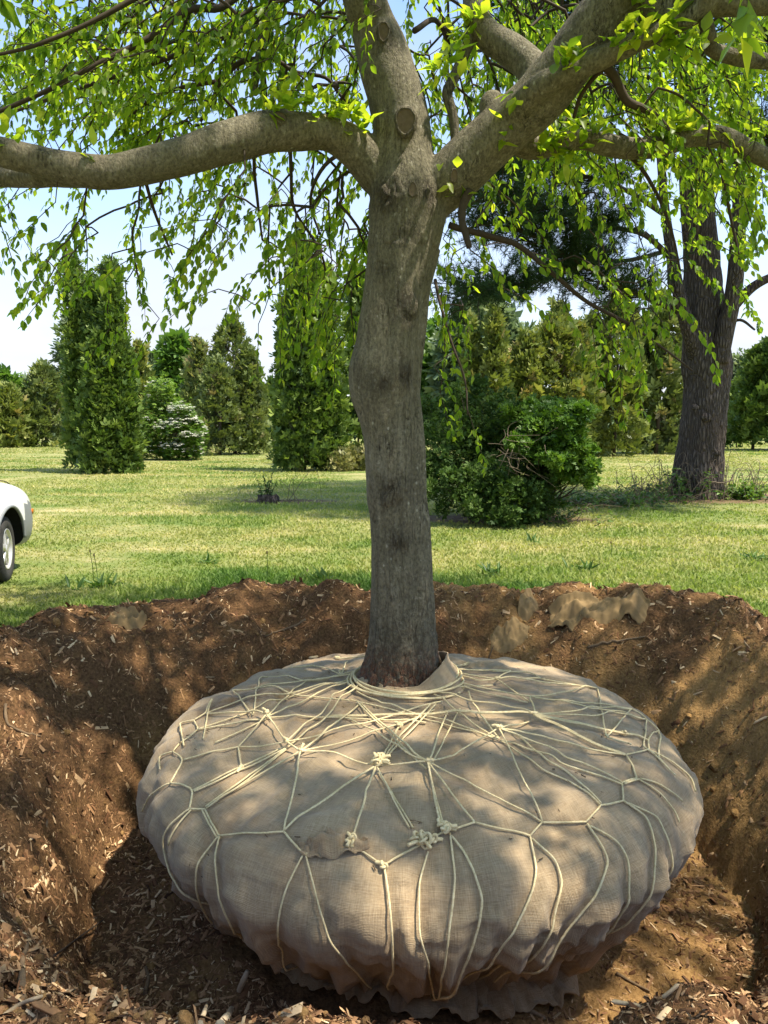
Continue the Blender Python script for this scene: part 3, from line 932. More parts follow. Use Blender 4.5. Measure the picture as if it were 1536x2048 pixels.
twine_pts = []
def fuzz(P, r, k):
    """stray fibres standing off a cord"""
    i = rng.integers(1, len(P) - 1, k)
    t = nrm(P[i] - P[i - 1] + rng.normal(0, 0.004, (k, 3)) * 2)
    d = nrm(rng.normal(0, 1, (k, 3)) + np.array((0, -0.2, 0.6)))
    L = rng.uniform(0.008, 0.028, k)
    b = P[i] + d * r * 0.7
    e = b + (d * 0.8 + t * rng.uniform(-1, 1, (k, 1))) * L[:, None]
    s = np.cross(d, t) * 0.0007
    V = np.stack([b - s, b + s, e], axis=1).reshape(-1, 3)
    return V, [np.arange(3 * k).reshape(-1, 3)], 0.5

for run in RUNS:
    r = 0.0044 * rng.uniform(0.88, 1.12)
    P = lay_twine(run, r)
    P = P + np.cumsum(rng.normal(0, 0.0004, P.shape), axis=0) * np.sin(np.linspace(0, math.pi, len(P)))[:, None]
    twine_pts.append(P)
    V, F = tube(P, r, 8, twist=(95.0, 0.10))
    parts = [(V, F, 0.5), fuzz(P, r, max(3, int(len(P) * 0.22)))]
    if run[0] in DOUBLE:
        off = np.cross(nrm(np.gradient(P, axis=0)), (0, 0, 1.0)) * 0.013
        V, F = tube(P + off, r * 0.95, 8, twist=(95.0, 0.10))
        parts.append((V, F, 0.5))
    V, F, v = cat(parts)
    add('twine', V, F, M_TWINE, RB, smooth=True)

def coil(c, n, size, turns, r, seed):
    """an overhand knot (or several, piled) drawn tight"""
    g = np.random.default_rng(seed)
    n = nrm(n)
    parts = []
    for j in range(1 if turns <= 3 else 4):
        u = nrm(np.cross(n, g.normal(0, 1, 3)))
        w = np.cross(n, u)
        t = np.linspace(0, 2 * math.pi, 60)
        k = size * 0.21 * g.uniform(0.85, 1.15)
        P = (u * (np.sin(t) + 2 * np.sin(2 * t))[:, None] + w * (np.cos(t) - 2 * np.cos(2 * t))[:, None] * g.uniform(0.55, 0.8)) * k - n * (np.sin(3 * t) * size * 0.28)[:, None]
        off = (u * g.normal(0, 0.35) + w * g.normal(0, 0.35)) * size if j else 0.0
        V, F = tube(c + off + n * size * (0.42 + 0.22 * j) + P, r * 1.05, 7, caps=False, twist=(95.0, 0.12))
        parts.append((V, F, 0.5))
    return cat(parts)

for i, (px, py, s) in enumerate(KNOTS):
    c, n = on_ball(px, py)
    l = INNER.get((px, py), 0.0)
    c = c + n * l
    parts = [coil(c, n, s * 0.88, 3 if s < 0.03 else 6, 0.0058, i + 3)]
    ends = 1 if s < 0.03 else 3
    for e in range(ends):                         # cut rope ends sticking out of the knot
        d = nrm(rng.normal(0, 1, 3) * np.array((1, 0.6, 0.2)) + n * 0.25)
        L = s * rng.uniform(1.0, 2.0)
        q = np.array([c + n * s * 0.4, c + n * s * 0.5 + d * L * 0.5, c + n * s * 0.28 + d * L])
        V, F = tube(smooth_line(q, 5), np.linspace(0.0066, 0.0082, 11), 7, twist=(95.0, 0.12))
        parts += [(V, F, 0.5), fuzz(smooth_line(q, 5), 0.008, 10)]
    V, F, v = cat(parts)
    add('knot', V, F, M_TWINE, RB, smooth=True)

# the cord presses into the cloth
TP = np.concatenate(twine_pts)
from mathutils.kdtree import KDTree
kd = KDTree(len(TP))
for i, p in enumerate(TP): kd.insert(p, i)
kd.balance()
dist = np.array([kd.find(v)[2] for v in bV])
side_ = sstep(-0.05, -0.30, bV[:, 2])
press = np.exp(-(dist / 0.042) ** 2) * (0.010 + 0.016 * side_) - np.exp(-((dist - 0.11) / 0.07) ** 2) * (0.006 + 0.010 * side_)
bV2 = bV - bN * press[:, None]
SP = on_ball(470, 1398)[0]
sx, sy = bV2[:, 0] - SP[0], bV2[:, 1] - SP[1]
soilm = sstep(1.15, 0.55, np.hypot(sx / 0.30, (sy - 0.1 * sx) / 0.16) + fbm(bV2, 9.0, 3, 91) * 0.45)
soilm = np.maximum(soilm, sstep(-0.72, -0.98, bV2[:, 2] + fbm(bV2, 5.0, 3, 92) * 0.16) * 0.12)
soilm = np.maximum(soilm, 0.42 * sstep(0.12, 0.5, fbm(bV2, 2.7, 4, 95) + 0.25 * fbm(bV2, 14.0, 2, 96)) * sstep(-0.9, 0.0, bV2[:, 2]))
add('burlap_wrap', bV2, [bF], M_BURLAP, RB, smooth=True, uv=bUV, attrs=dict(soil=soilm))

# loose hem of the cloth crumpled on the pit floor
def hem(a0, a1, seed, r_in, r_out, amp):
    nu, nv = 150, 14
    a = np.linspace(R(a0), R(a1), nu)
    t = np.linspace(0, 1, nv)
    A, T = np.meshgrid(a, t, indexing='ij')
    fade = np.sin(np.linspace(0, math.pi, nu))[:, None] ** 0.5
    q = np.column_stack([A.ravel() * 6, T.ravel() * 0.8, np.full(A.size, seed * 1.7)])
    w = fbm(q, 1.6, 3, seed).reshape(A.shape)
    w2 = fbm(q * np.array((1.25, 1.7, 1)), 1.5, 3, seed + 5).reshape(A.shape)
    Rr = r_in + (r_out - r_in) * T * fade + w * amp * 2.0 * T
    X, Y = BC[0] + Rr * np.cos(A + w2 * 0.03), BC[1] + Rr * np.sin(A + w2 * 0.03)
    Z = soil_h(X, Y) + 0.02 + (1 - T) ** 1.5 * 0.17 + np.abs(w2) * amp * 1.5 * (0.25 + T) * fade + np.clip(w, -0.2, 1) * amp * 0.6
    V = np.stack([X, Y, Z], axis=2).reshape(-1, 3)
    uv = np.stack([A * 1.3, T * (r_out - r_in)], axis=2).reshape(-1, 2)
    o = add('burlap_hem', V, [grid_faces(nu, nv)], M_BURLAP, RB, smooth=True, uv=uv, attrs=dict(soil=np.clip(0.25 + w.ravel(), 0, 0.8)))
    s = o.modifiers.new('thickness', 'SOLIDIFY'); s.thickness = 0.004
    return o
hem(-118, -52, 4, 0.94, 1.15, 0.055)
hem(-86, -30, 8, 0.96, 1.16, 0.05)
hem(-150, -112, 6, 0.94, 1.10, 0.05)
hem(-40, 20, 7, 0.96, 1.17, 0.06)

# small torn flap of cloth caught under the twine
def flap():
    c, n = on_ball(668, 1700)
    e1 = nrm(on_ball(724, 1702)[0] - on_ball(618, 1712)[0])
    e2 = np.cross(n, e1)
    nu, nv = 30, 12
    U, T = np.meshgrid(np.linspace(-0.14, 0.15, nu), np.linspace(-0.05, 0.05, nv), indexing='ij')
    q = np.column_stack([U.ravel() * 14, T.ravel() * 10])
    h = np.abs(fbm(q, 1.1, 2, 8)).reshape(U.shape) * 0.085 + 0.006 + 0.05 * np.exp(-((U + 0.03) / 0.06) ** 2) * sstep(-0.05, 0.05, T)
    taper = 0.35 + 0.65 * np.clip(1 - np.abs(U) / 0.17, 0, 1)
    V = c + U[..., None] * e1 + (T * taper + fbm(q, 0.8, 2, 3).reshape(U.shape) * 0.02)[..., None] * e2 + h[..., None] * n
    o = add('burlap_flap', V.reshape(-1, 3), [grid_faces(nu, nv)], M_BURLAP, RB, smooth=True, uv=np.stack([U, T], 2).reshape(-1, 2), attrs=dict(soil=np.full(U.size, 0.35)))
    s = o.modifiers.new('thickness', 'SOLIDIFY'); s.thickness = 0.003
flap()

# ------------------------------------------------------------------ the balled tree
TY = 4.36                                          # distance of the trunk
BASE = np.array((0.115, TY, 0.10))
BT = thing('balled_tree', BASE, 'grey smooth-barked tree with fresh green leaves rising from the burlap root ball', 'tree')

def line_px(rows, n_per=6):
    """rows of (px, py, y distance, width in px) -> points, radii"""
    s = smooth_line(rows, n_per)
    P = np.array([pix(a, b, c) for a, b, c, w in s])
    return P, s[:, 3] / 2 / F_PX * depth_of(P)

E = [(1392,700,908),(1370,712,898),(1348,722,889),(1320,732,880),(1280,739,874),(1220,742,868),(1150,741,863),(1050,737,858),(1000,729,850),(950,726,848),(880,722,845),
     (820,708,839),(785,696,837),(745,692,838),(700,704,842),(650,712,846),(600,722,852),(550,727,861),(500,733,874),(455,736,888),(415,736,895),(370,738,880),
     (320,746,868),(250,746,861),(200,737,850),(150,722,833),(100,712,815),(50,700,791),(0,686,770),(-90,664,738),(-260,622,690),(-480,560,618),(-800,520,560)]
TRUNK = [((a + b) / 2, y, TY - 0.0 if y > 0 else TY - 0.1, (b - a)) for y, a, b in E]
LIMBS = {
 'left': [(790,400,4.36,70),(758,345,4.36,90),(715,300,4.32,82),(660,268,4.25,68),(600,264,4.18,72),(540,262,4.12,78),(480,277,4.05,82),(400,303,3.98,75),(300,329,3.92,70),(220,345,3.88,66),(150,338,3.84,64),(60,318,3.80,60),(-40,295,3.74,58),(-200,262,3.66,52),(-420,250,3.6,44),(-760,180,3.4,30)],
 'left_low': [(215,350,3.92,52),(120,352,3.98,44),(40,354,4.05,41),(-60,352,4.12,38),(-240,335,4.2,30),(-500,330,4.3,18)],
 'right': [(850,425,4.36,80),(882,378,4.34,102),(925,335,4.30,108),(980,283,4.24,106),(1030,240,4.18,104),(1080,195,4.12,108),(1125,140,4.06,106),(1165,85,4.0,104),(1200,35,3.95,100),(1240,-20,3.9,96),(1330,-130,3.8,84),(1470,-320,3.7,66),(1600,-560,3.6,44)],
 'right_b': [(1085,185,4.14,80),(1062,135,4.2,66),(1025,103,4.26,62),(985,78,4.3,58),(960,50,4.33,52),(950,15,4.36,48),(946,-40,4.4,46),(940,-150,4.5,40),(900,-330,4.7,30)],
 'right_c': [(1035,225,4.10,64),(1075,180,3.98,56),(1130,150,3.92,48),(1190,122,3.88,44),(1250,95,3.84,42),(1310,68,3.80,40),(1370,40,3.77,38),(1405,15,3.75,40),(1420,-40,3.7,42)],
 'right_d': [(1260,-50,3.9,78),(1310,12,3.86,62),(1340,40,3.84,50),(1352,24,3.82,40)],
 'right_e': [(1300,-10,3.86,50),(1400,5,3.80,50),(1470,6,3.76,48),(1550,4,3.72,46),(1700,-20,3.65,38),(1950,-80,3.6,24)],
 'right_low': [(1010,262,4.24,58),(1060,292,4.34,52),(1110,288,4.36,44),(1165,279,4.38,40),(1215,290,4.40,42),(1265,297,4.42,42),(1325,292,4.44,42),(1385,273,4.46,40),(1440,274,4.5,40),(1500,300,4.54,38),(1570,332,4.58,34),(1700,380,4.64,26),(1900,430,4.7,14)],
}
def _limb_to_shell(rows):
    P, r = line_px(rows, 5)
    return tube(P, r, 20)

def remesh_union(parts, vox):
    V, F, _ = cat([(v, f, 0) for v, f in parts])
    me = make_mesh('tmp', V, F)
    o = bpy.data.objects.new('tmp', me)
    COL.objects.link(o)
    m = o.modifiers.new('r', 'REMESH'); m.mode = 'VOXEL'; m.voxel_size = vox
    s = o.modifiers.new('s', 'SMOOTH'); s.factor = 0.5; s.iterations = 6
    dg = bpy.context.evaluated_depsgraph_get()
    ev = o.evaluated_get(dg).to_mesh()
    n = len(ev.vertices)
    V = np.empty(n * 3, np.float32); ev.vertices.foreach_get('co', V)
    q = np.empty(len(ev.loops), np.int32); ev.loops.foreach_get('vertex_index', q)
    tot = np.empty(len(ev.polygons), np.int32); ev.polygons.foreach_get('loop_total', tot)
    assert (tot == 4).all()
    o.evaluated_get(dg).to_mesh_clear()
    bpy.data.objects.remove(o); bpy.data.meshes.remove(me)
    return V.reshape(-1, 3).astype(float), q.reshape(-1, 4)

def vnormals(V, Q):
    fn = np.cross(V[Q[:, 2]] - V[Q[:, 0]], V[Q[:, 3]] - V[Q[:, 1]])
    N = np.zeros_like(V)
    for c in range(4):
        np.add.at(N, Q[:, c], fn)
    return nrm(N)

tP, tR = line_px(TRUNK, 5)
tP = np.vstack([tP[0] - (0, 0, 0.12), tP]); tR = np.append(tR[0] * 1.04, tR)
skel = {'trunk': (tP, tR)}
shells = [tube(tP, tR, 26)]
for k, rows in LIMBS.items():
    P, r = line_px(rows, 5)
    skel[k] = (P, r)
    shells.append(tube(P, r, 18))
# swellings: burl on the trunk's side, old pruning collars
BUMPS = [((812, 243), 0.062, 4.17), ((768, 62), 0.050, 4.22), ((818, 612), 0.062, 4.20), ((905, 355), 0.055, 4.19), ((560, 238), 0.055, 4.10), ((985, 215), 0.075, 4.19), ((790, 985), 0.075, 4.205), ((742, 775), 0.09, 4.24)]
def ball_mesh(c, r, squash=(1, 1, 1)):
    nu, nv = 14, 9
    th = np.linspace(0, 2 * math.pi, nu, endpoint=False)
    ph = np.linspace(0.05, math.pi - 0.05, nv)
    T_, P_ = np.meshgrid(th, ph, indexing='ij')
    V = np.stack([np.sin(P_) * np.cos(T_) * squash[0], np.sin(P_) * np.sin(T_) * squash[1], np.cos(P_) * squash[2]], 2).reshape(-1, 3) * r + c
    F = [grid_faces(nu, nv, True)[:, ::-1]]
    n = nu * nv
    V = np.vstack([V, V[0::nv].mean(0), V[nv - 1::nv].mean(0)])
    i = np.arange(nu); j = (i + 1) % nu
    F.append(np.vstack([np.stack([np.full(nu, n), i * nv, j * nv], 1), np.stack([np.full(nu, n + 1), j * nv + nv - 1, i * nv + nv - 1], 1)]))
    return V, F
for (q, r, Y) in BUMPS:
    shells.append(ball_mesh(pix(q[0], q[1], Y + 0.015), r, (1, 0.7, 1.25)))
wV, wQ = remesh_union(shells, 0.0105)
wN = vnormals(wV, wQ)
# which limb each vertex belongs to, and how far along
names = list(skel)
best = np.full(len(wV), 9e9); own = np.zeros(len(wV), int); axis_d = np.zeros((len(wV), 3))
for i, k in enumerate(names):
    P, r = skel[k]
    for j in range(len(P)):
        d = np.linalg.norm(wV - P[j], axis=1) / max(r[j], 0.02)
        m = d < best
        best[m] = d[m]; own[m] = i
# muscle-like fluting along the stem and wrinkled collars at the fork
zz = wV[:, 2]
thA = np.arctan2(wV[:, 1] - TY, wV[:, 0] - 0.115)
flut = fbm(np.column_stack([np.cos(thA) * 1.6, np.sin(thA) * 1.6, zz * 0.55]), 1.3, 3, 101)
istr = (own == 0) & (zz < 2.6)
disp = np.where(istr, flut * 0.034, 0) + fbm(wV, 5.5, 3, 103) * 0.007
fork = np.exp(-(np.linalg.norm((wV - pix(800, 400, TY)) / np.array((1.35, 1.35, 0.55)), axis=1) / 0.16) ** 2)
scar_r = np.zeros(len(wV))
for q, w_ in (((770, 390), .09), ((860, 395), .07), ((815, 610), .075), ((760, 770), .06), ((815, 750), .06), ((768, 80), .05), ((812, 245), .03), ((785, 985), .08), ((795, 1085), .06), ((765, 540), .045), ((745, 760), .05), ((805, 470), .05)):
    scar_r = np.maximum(scar_r, np.exp(-(np.linalg.norm(wV - pix(q[0], q[1], 4.19), axis=1) / w_ / 1.2) ** 2))
basef = sstep(0.75, 0.10, zz) * (own == 0)
roughA = np.clip(np.maximum.reduce([fork * 1.1, scar_r, basef * 0.75]), 0, 1) * (0.55 + 0.45 * sstep(-0.2, 0.3, fbm(wV, 6.0, 3, 107)))
disp += (np.abs(fbm(wV * np.array((1, 1, 0.55)), 17.0, 3, 105)) - 0.25) * 0.055 * roughA
wV = wV + wN * disp[:, None]
wN = vnormals(wV, wQ)

def split_shell(V, Q, N, owner_f, sets, mat, parent, attrs):
    for nm, ids in sets:
        fm = np.isin(owner_f, ids)
        if not fm.any(): continue
        q = Q[fm]
        u, inv = np.unique(q.ravel(), return_inverse=True)
        o = add(nm, V[u], [inv.reshape(-1, 4)], mat, parent, smooth=True, attrs={k: v[u] for k, v in attrs.items()})
        o.data.normals_split_custom_set_from_vertices(N[u].tolist())
owner_f = own[wQ[:, 0]]
sets = [('trunk', [0])] + [('limb', [i]) for i in range(1, len(names))]
split_shell(wV, wQ, wN, owner_f, sets, M_BARK, BT, dict(rough=roughA))

# pruning scars: raw wood discs with a lip of bark
trunkbvh = BVHTree.FromPolygons([Vector(v) for v in wV], [tuple(f) for f in wQ.tolist()])
def hit_tree(px, py):
    o = Vector((0, 0, EYE)); d = (Vector(pix(px, py, 4.0)) - o).normalized()
    h = trunkbvh.ray_cast(o, d)
    return (np.array(h[0]), np.array(h[1])) if h[0] is not None else (None, None)
for (q, rw, rh) in (((811, 242), .046, .060), ((767, 64), .026, .042), ((826, 380), .020, .034), ((908, 352), .018, .03), ((560, 236), .030, .028)):
    c, n = hit_tree(*q)
    if c is None: continue
    u = nrm(np.cross((0, 0, 1.0), n)); w = np.cross(n, u)
    th = np.linspace(0, 2 * math.pi, 44, endpoint=False)
    rings_ = [(0.0, 0.004), (0.55, 0.003), (0.86, 0.002), (0.96, 0.003), (1.03, 0.008), (1.16, 0.006), (1.36, -0.012)]
    wob = 1 + 0.05 * np.sin(3 * th + q[0]) + 0.03 * np.sin(7 * th)
    Vs = np.array([[c + n * (h + 0.004) + (u * math.cos(t) * rw + w * math.sin(t) * rh) * max(f, 0.02) * wb for t, wb in zip(th, wob)] for f, h in rings_])
    k = len(th)
    V = Vs.reshape(-1, 3)
    F = np.concatenate([np.stack([i * k + np.arange(k), i * k + (np.arange(k) + 1) % k, (i + 1) * k + (np.arange(k) + 1) % k, (i + 1) * k + np.arange(k)], 1)[:, ::-1] for i in range(len(rings_) - 1)])
    sc = add('pruning_scar', V[:k * 4], [F[:k * 3]], M_CUT, BT, smooth=True)
    add('callus_ring', V[k * 3:], [F[k * 3:] - k * 3], M_BARK, sc, smooth=True, attrs=dict(rough=np.full(k * 4, 0.35)))

# burlap collar folded round the foot of the trunk, tied with several turns of twine
def collar():
    nu, nv = 120, 16
    a = np.linspace(R(-300), R(60), nu)            # all round
    t = np.linspace(0, 1, nv)
    A, T = np.meshgrid(a, t, indexing='ij')
    deg = np.degrees(A) % 360
    hi = np.interp(deg, [0, 40, 90, 200, 235, 262, 285, 305, 330, 350, 360], [0.165, 0.13, 0.08, 0.055, 0.04, 0.035, 0.045, 0.10, 0.150, 0.17, 0.165])
    q = np.column_stack([np.cos(A).ravel() * 3, np.sin(A).ravel() * 3, T.ravel() * 1.2])
    w = fbm(q, 1.4, 3, 44).reshape(A.shape)
    rr = 0.262 + 0.10 * (1 - T) ** 2 + w * 0.016 + 0.012 * np.sin(T * 5)
    Z = 0.055 + (hi + 0.02) * T + w * 0.006
    V = np.stack([0.135 + rr * np.cos(A), TY + rr * np.sin(A), Z], 2).reshape(-1, 3)
    o = add('burlap_collar', V, [grid_faces(nu, nv)], M_BURLAP, RB, smooth=True, uv=np.stack([A * 0.3, T * 0.16], 2).reshape(-1, 2), attrs=dict(soil=np.zeros(A.size)))
    s = o.modifiers.new('thickness', 'SOLIDIFY'); s.thickness = 0.006
    for i in range(4):
        aa = np.linspace(0, 2 * math.pi, 90)
        rr = 0.315 + 0.012 * i + 0.008 * np.sin(3 * aa + i * 1.3)
        z = 0.112 - 0.011 * i + 0.010 * np.sin(2 * aa + i * 1.7) + 0.012 * np.cos(aa + i)
        P = np.column_stack([0.135 + rr * np.cos(aa), TY - 0.005 + rr * np.sin(aa), z])
        V, F = tube(P, 0.0068, 8, twist=(95.0, 0.10))
        add('collar_twine', V, F, M_TWINE, RB, smooth=True)
collar()
# ------------------------------------------------------------------ crown of the balled tree
LEAF_V, LEAF_F = [], None
def leaf_variant(fold, curl, wid):
    st = [(0.0, 0.0), (0.20, 0.17), (0.46, 0.25), (0.76, 0.155), (1.0, 0.0)]
    V = []
    for t, w in st:
        z = -curl * (t * t) + 0.03 * math.sin(t * 6)
        V.append((0, t, z))
        if 0 < t < 1:
            ww = w * wid
            V.append((-ww, t - 0.02, z + fold * ww)); V.append((ww, t - 0.02, z + fold * ww))
    # order: 0 base, (1 c,2 l,3 r), (4,5,6), (7,8,9), 10 tip
    tri = np.array([(0, 1, 2), (0, 3, 1), (7, 10, 8), (7, 9, 10)])
    quad = np.array([(1, 4, 5, 2), (3, 6, 4, 1), (4, 7, 8, 5), (6, 9, 7, 4)])
    return np.array(V), [tri, quad]
VARS = [leaf_variant(0.35, 0.18, 1.0), leaf_variant(0.55, 0.35, 0.92), leaf_variant(0.2, -0.05, 1.08)]

def catkin_shape():
    parts = []
    for i in range(7):
        t = i / 7
        for k in range(3):
            a = k * 2.1 + i * 1.1
            d = np.array((math.cos(a), math.sin(a), 0))
            s = 0.20 * (1 - 0.35 * abs(t - 0.35) * 2)
            b = np.array((0, 0, -t * 0.8))
            tip = b + d * s + np.array((0, 0, -0.24))
            sd = np.cross(d, (0, 0, 1)) * s * 0.42
            parts.append((np.array([b, b + d * s * 0.6 + sd - (0, 0, .08), tip, b + d * s * 0.6 - sd - (0, 0, .08)]), [np.array([(0, 1, 2, 3)])], 0.5))
    V, F, v = cat(parts)
    return np.column_stack([V[:, 0], -V[:, 2], V[:, 1]]), F       # along +y
CATKIN = catkin_shape()

# how leafy the photo is, per 96 x 100 px cell, from the top row down
DENS = np.array([
 [7, 8, 9, 8, 8, 7, 6, 5, 2, 6, 7, 7, 5, 7, 8, 8],
 [6, 8, 9, 9, 8, 7, 4, 4, 2, 4, 5, 6, 8, 9, 9, 9],
 [5, 5, 8, 8, 7, 6, 5, 5, 1, 4, 5, 8, 9, 9, 9, 9],
 [3, 3, 3, 4, 4, 5, 5, 4, 0, 3, 5, 7, 8, 8, 9, 9],
 [5, 4, 4, 5, 6, 6, 8, 8, 0, 2, 2.5, 2.5, 2.5, 3.5, 5, 7],
 [4, 2.5, 2.5, 3, 3.5, 5, 8, 9, 0, 2.5, 1.5, 2, 2.5, 3, 2.5, 1.5],
 [0, 0, .2, .5, 0, 2.5, 6, 6, 0, 3, .8, .4, 2.2, 3.2, .6, .8],
 [0, 0, 0, 0, 0, 0, .4, .5, 0, 3.2, 1.0, 0, 1.5, 2.2, 1.2, 0],
 [0, 0, 0, 0, 0, 0, 0, 0, 0, 1.4, 1.0, 0, 0, .3, 0, 0]], float)

SPR = []                                          # start, direction, length, leaf count factor, in frame
for iy in range(9):
    for ix in range(16):
        k = rng.poisson(DENS[iy, ix] * (2.7 if iy < 2 else 2.1 if iy < 3 else 1.35))
        for _ in range(k):
            px, py = ix * 96 + rng.random() * 96, iy * 100 + rng.random() * 100
            if iy >= 6: Y = rng.uniform(4.5, 5.6) if px < 1100 else rng.uniform(4.2, 5.4)
            elif px < 760: Y = rng.uniform(3.7, 6.6)
            else: Y = rng.uniform(4.0, 7.0)
            if px < 760 and 180 < py < 400: Y = rng.uniform(4.45, 6.8)
            if 840 < px < 1280 and py < 360: Y = rng.uniform(4.6, 7.0)
            if px < 700 and py < 180: Y = rng.uniform(4.1, 6.6)
            mid = pix(px, py, Y)
            out = nrm(np.array((mid[0] - 0.1, mid[1] - TY, 0)) + 1e-6)
            droop = 0.35 if iy < 3 else (0.75 if iy < 6 else 1.5)
            d = nrm(out * 0.8 + rng.normal(0, 0.42, 3) + np.array((0, 0, -droop)))
            L = rng.uniform(0.25, 0.50)
            S = mid - d * L * 0.5
            SPR.append((S, d, L, True))
# unseen rest of the crown, added and trimmed for the dappled shade it casts
n_off = 0
while n_off < 1150:
    q = nrm(rng.normal(0, 1, 3)) * rng.uniform(0.35, 1.0) ** 0.6
    S = np.array((0.7, 3.9, 5.6)) + q * np.array((4.5, 3.7, 3.2))
    if S[2] < 3.0: continue
    sh_ = S - np.array(SUN) * (S[2] / SUN.z)
    if sh_[1] > 6.9 or (sh_[0] < -3.4 and sh_[1] > 5.9): continue
    px, py, dd = project(S)
    mg = 110 + 500 / max(dd, 0.5)
    if dd > 0.2 and -mg < px < 1536 + mg and -mg * 1.1 < py < 2200: continue
    if np.linalg.norm(S - (0, 0, EYE)) < 2.0: continue
    out = nrm(np.array((S[0] - 0.1, S[1] - TY, 0)) + 1e-6)
    SPR.append((S, nrm(out * 0.8 + rng.normal(0, 0.45, 3) + np.array((0, 0, -0.35))), rng.uniform(0.35, 0.7), False))
    n_off += 1

# hand-placed thinner boughs (photo pixels, distance, width px), then twigs grown from the nearest wood
BOUGHS = [
 [(900,447,4.42,13),(925,456,4.44,13),(960,466,4.46,12),(1000,478,4.48,12),(1040,495,4.5,11),(1110,550,4.52,9),(1180,605,4.55,8),(1260,650,4.58,6),(1330,700,4.6,4),(1385,742,4.62,3)],
 [(940,380,4.24,20),(927,410,4.22,17),(925,440,4.2,15),(930,465,4.18,14),(938,496,4.16,12)],
 [(955,45,4.34,30),(938,85,4.32,24),(920,130,4.30,22),(902,168,4.28,22),(894,190,4.28,21),(903,225,4.28,20),(908,255,4.28,18),(908,285,4.28,16)],
 [(1195,120,3.88,20),(1225,150,3.95,18),(1240,180,4.0,17),(1256,205,4.04,17),(1290,220,4.08,15),(1315,235,4.12,11),(1350,270,4.2,7)],
 [(1202,140,3.9,11),(1180,165,3.98,9),(1160,195,4.06,8),(1148,235,4.14,7)],
 [(1408,30,3.76,30),(1420,70,3.8,26),(1425,98,3.85,28),(1470,112,3.9,30),(1500,118,3.95,30),(1550,128,4.0,28),(1700,170,4.1,20)],
 [(560,-60,4.7,24),(548,0,4.7,20),(530,55,4.7,17),(518,110,4.7,15),(512,160,4.68,12),(510,190,4.66,9)],
 [(540,20,4.72,14),(500,52,4.75,13),(440,75,4.8,12),(345,113,4.9,10),(240,150,5.0,9),(120,190,5.1,7),(0,235,5.2,5)],
 [(500,-30,4.6,16),(440,15,4.55,14),(380,20,4.5,13),(300,75,4.45,12),(215,118,4.4,11),(100,178,4.35,9),(0,222,4.3,8),(-120,270,4.2,5)],
 [(330,-40,4.2,12),(255,5,4.15,11),(180,45,4.1,9),(100,80,4.05,8),(40,100,4.0,7),(-60,120,3.9,5)],
 [(520,118,4.72,12),(480,125,4.74,11),(440,165,4.78,9),(425,200,4.8,8),(400,245,4.84,6)],
 [(430,165,4.78,9),(370,175,4.84,8),(320,190,4.9,7),(275,220,4.95,6),(235,262,5.0,4)],
 [(525,112,4.7,9),(560,125,4.72,8),(590,145,4.75,8),(650,155,4.8,7),(680,190,4.84,6),(715,222,4.9,4)],
 [(510,235,4.2,9),(508,330,4.7,7),(515,400,4.9,6),(525,480,5.0,4)],
 [(285,350,3.95,8),(300,395,4.2,7),(320,450,4.4,6),(345,510,4.5,4)],
 [(580,290,4.2,8),(582,350,4.6,7),(590,420,4.9,6),(640,500,5.1,5),(655,570,5.2,4)],
 [(870,560,5.0,7),(880,610,4.9,6),(905,690,4.85,5),(930,760,4.8,4),(935,830,4.75,3)],
 [(1240,300,4.45,9),(1280,330,4.5,8),(1320,400,4.55,7),(1345,470,4.6,5),(1360,540,4.6,4)],
 [(1440,280,4.5,9),(1445,350,4.6,8),(1460,430,4.7,6),(1480,520,4.75,4)],
 [(710,290,4.36,10),(650,330,4.8,8),(620,400,5.2,6),(640,470,5.3,4)],
 [(830,60,4.4,12),(870,40,4.6,10),(900,90,4.8,9),(880,130,4.9,6)],
]
NODE_P, NODE_PAR, NODE_R0, NODE_CH = [], [], [], []  # position, parent, given radius, chain id
def add_node(p, par, r0, ch):
    NODE_P.append(p); NODE_PAR.append(par); NODE_R0.append(r0); NODE_CH.append(ch)
    return len(NODE_P) - 1
bough_paths = []
for nm_, (P, r) in skel.items():
    for j in range(0, len(P), 2):
        if P[j][2] > 1.9: add_node(P[j], -1, r[j], -1)
for rows in BOUGHS:
    P, r = line_px(rows, 5)
    bough_paths.append((P, r))
    for j in range(1, len(P), 2): add_node(P[j], -1, r[j], -1)
base_nodes = len(NODE_P)
order = np.argsort([np.linalg.norm(s[0] - pix(800, 200, TY)) for s in SPR])
NPA = np.zeros((60000, 3)); NPA[:base_nodes] = NODE_P
chains, leafT, leafR, leafS, leafV, leafIn, catT, catR, catS = [], [], [], [], [], [], [], [], []
weight = {}
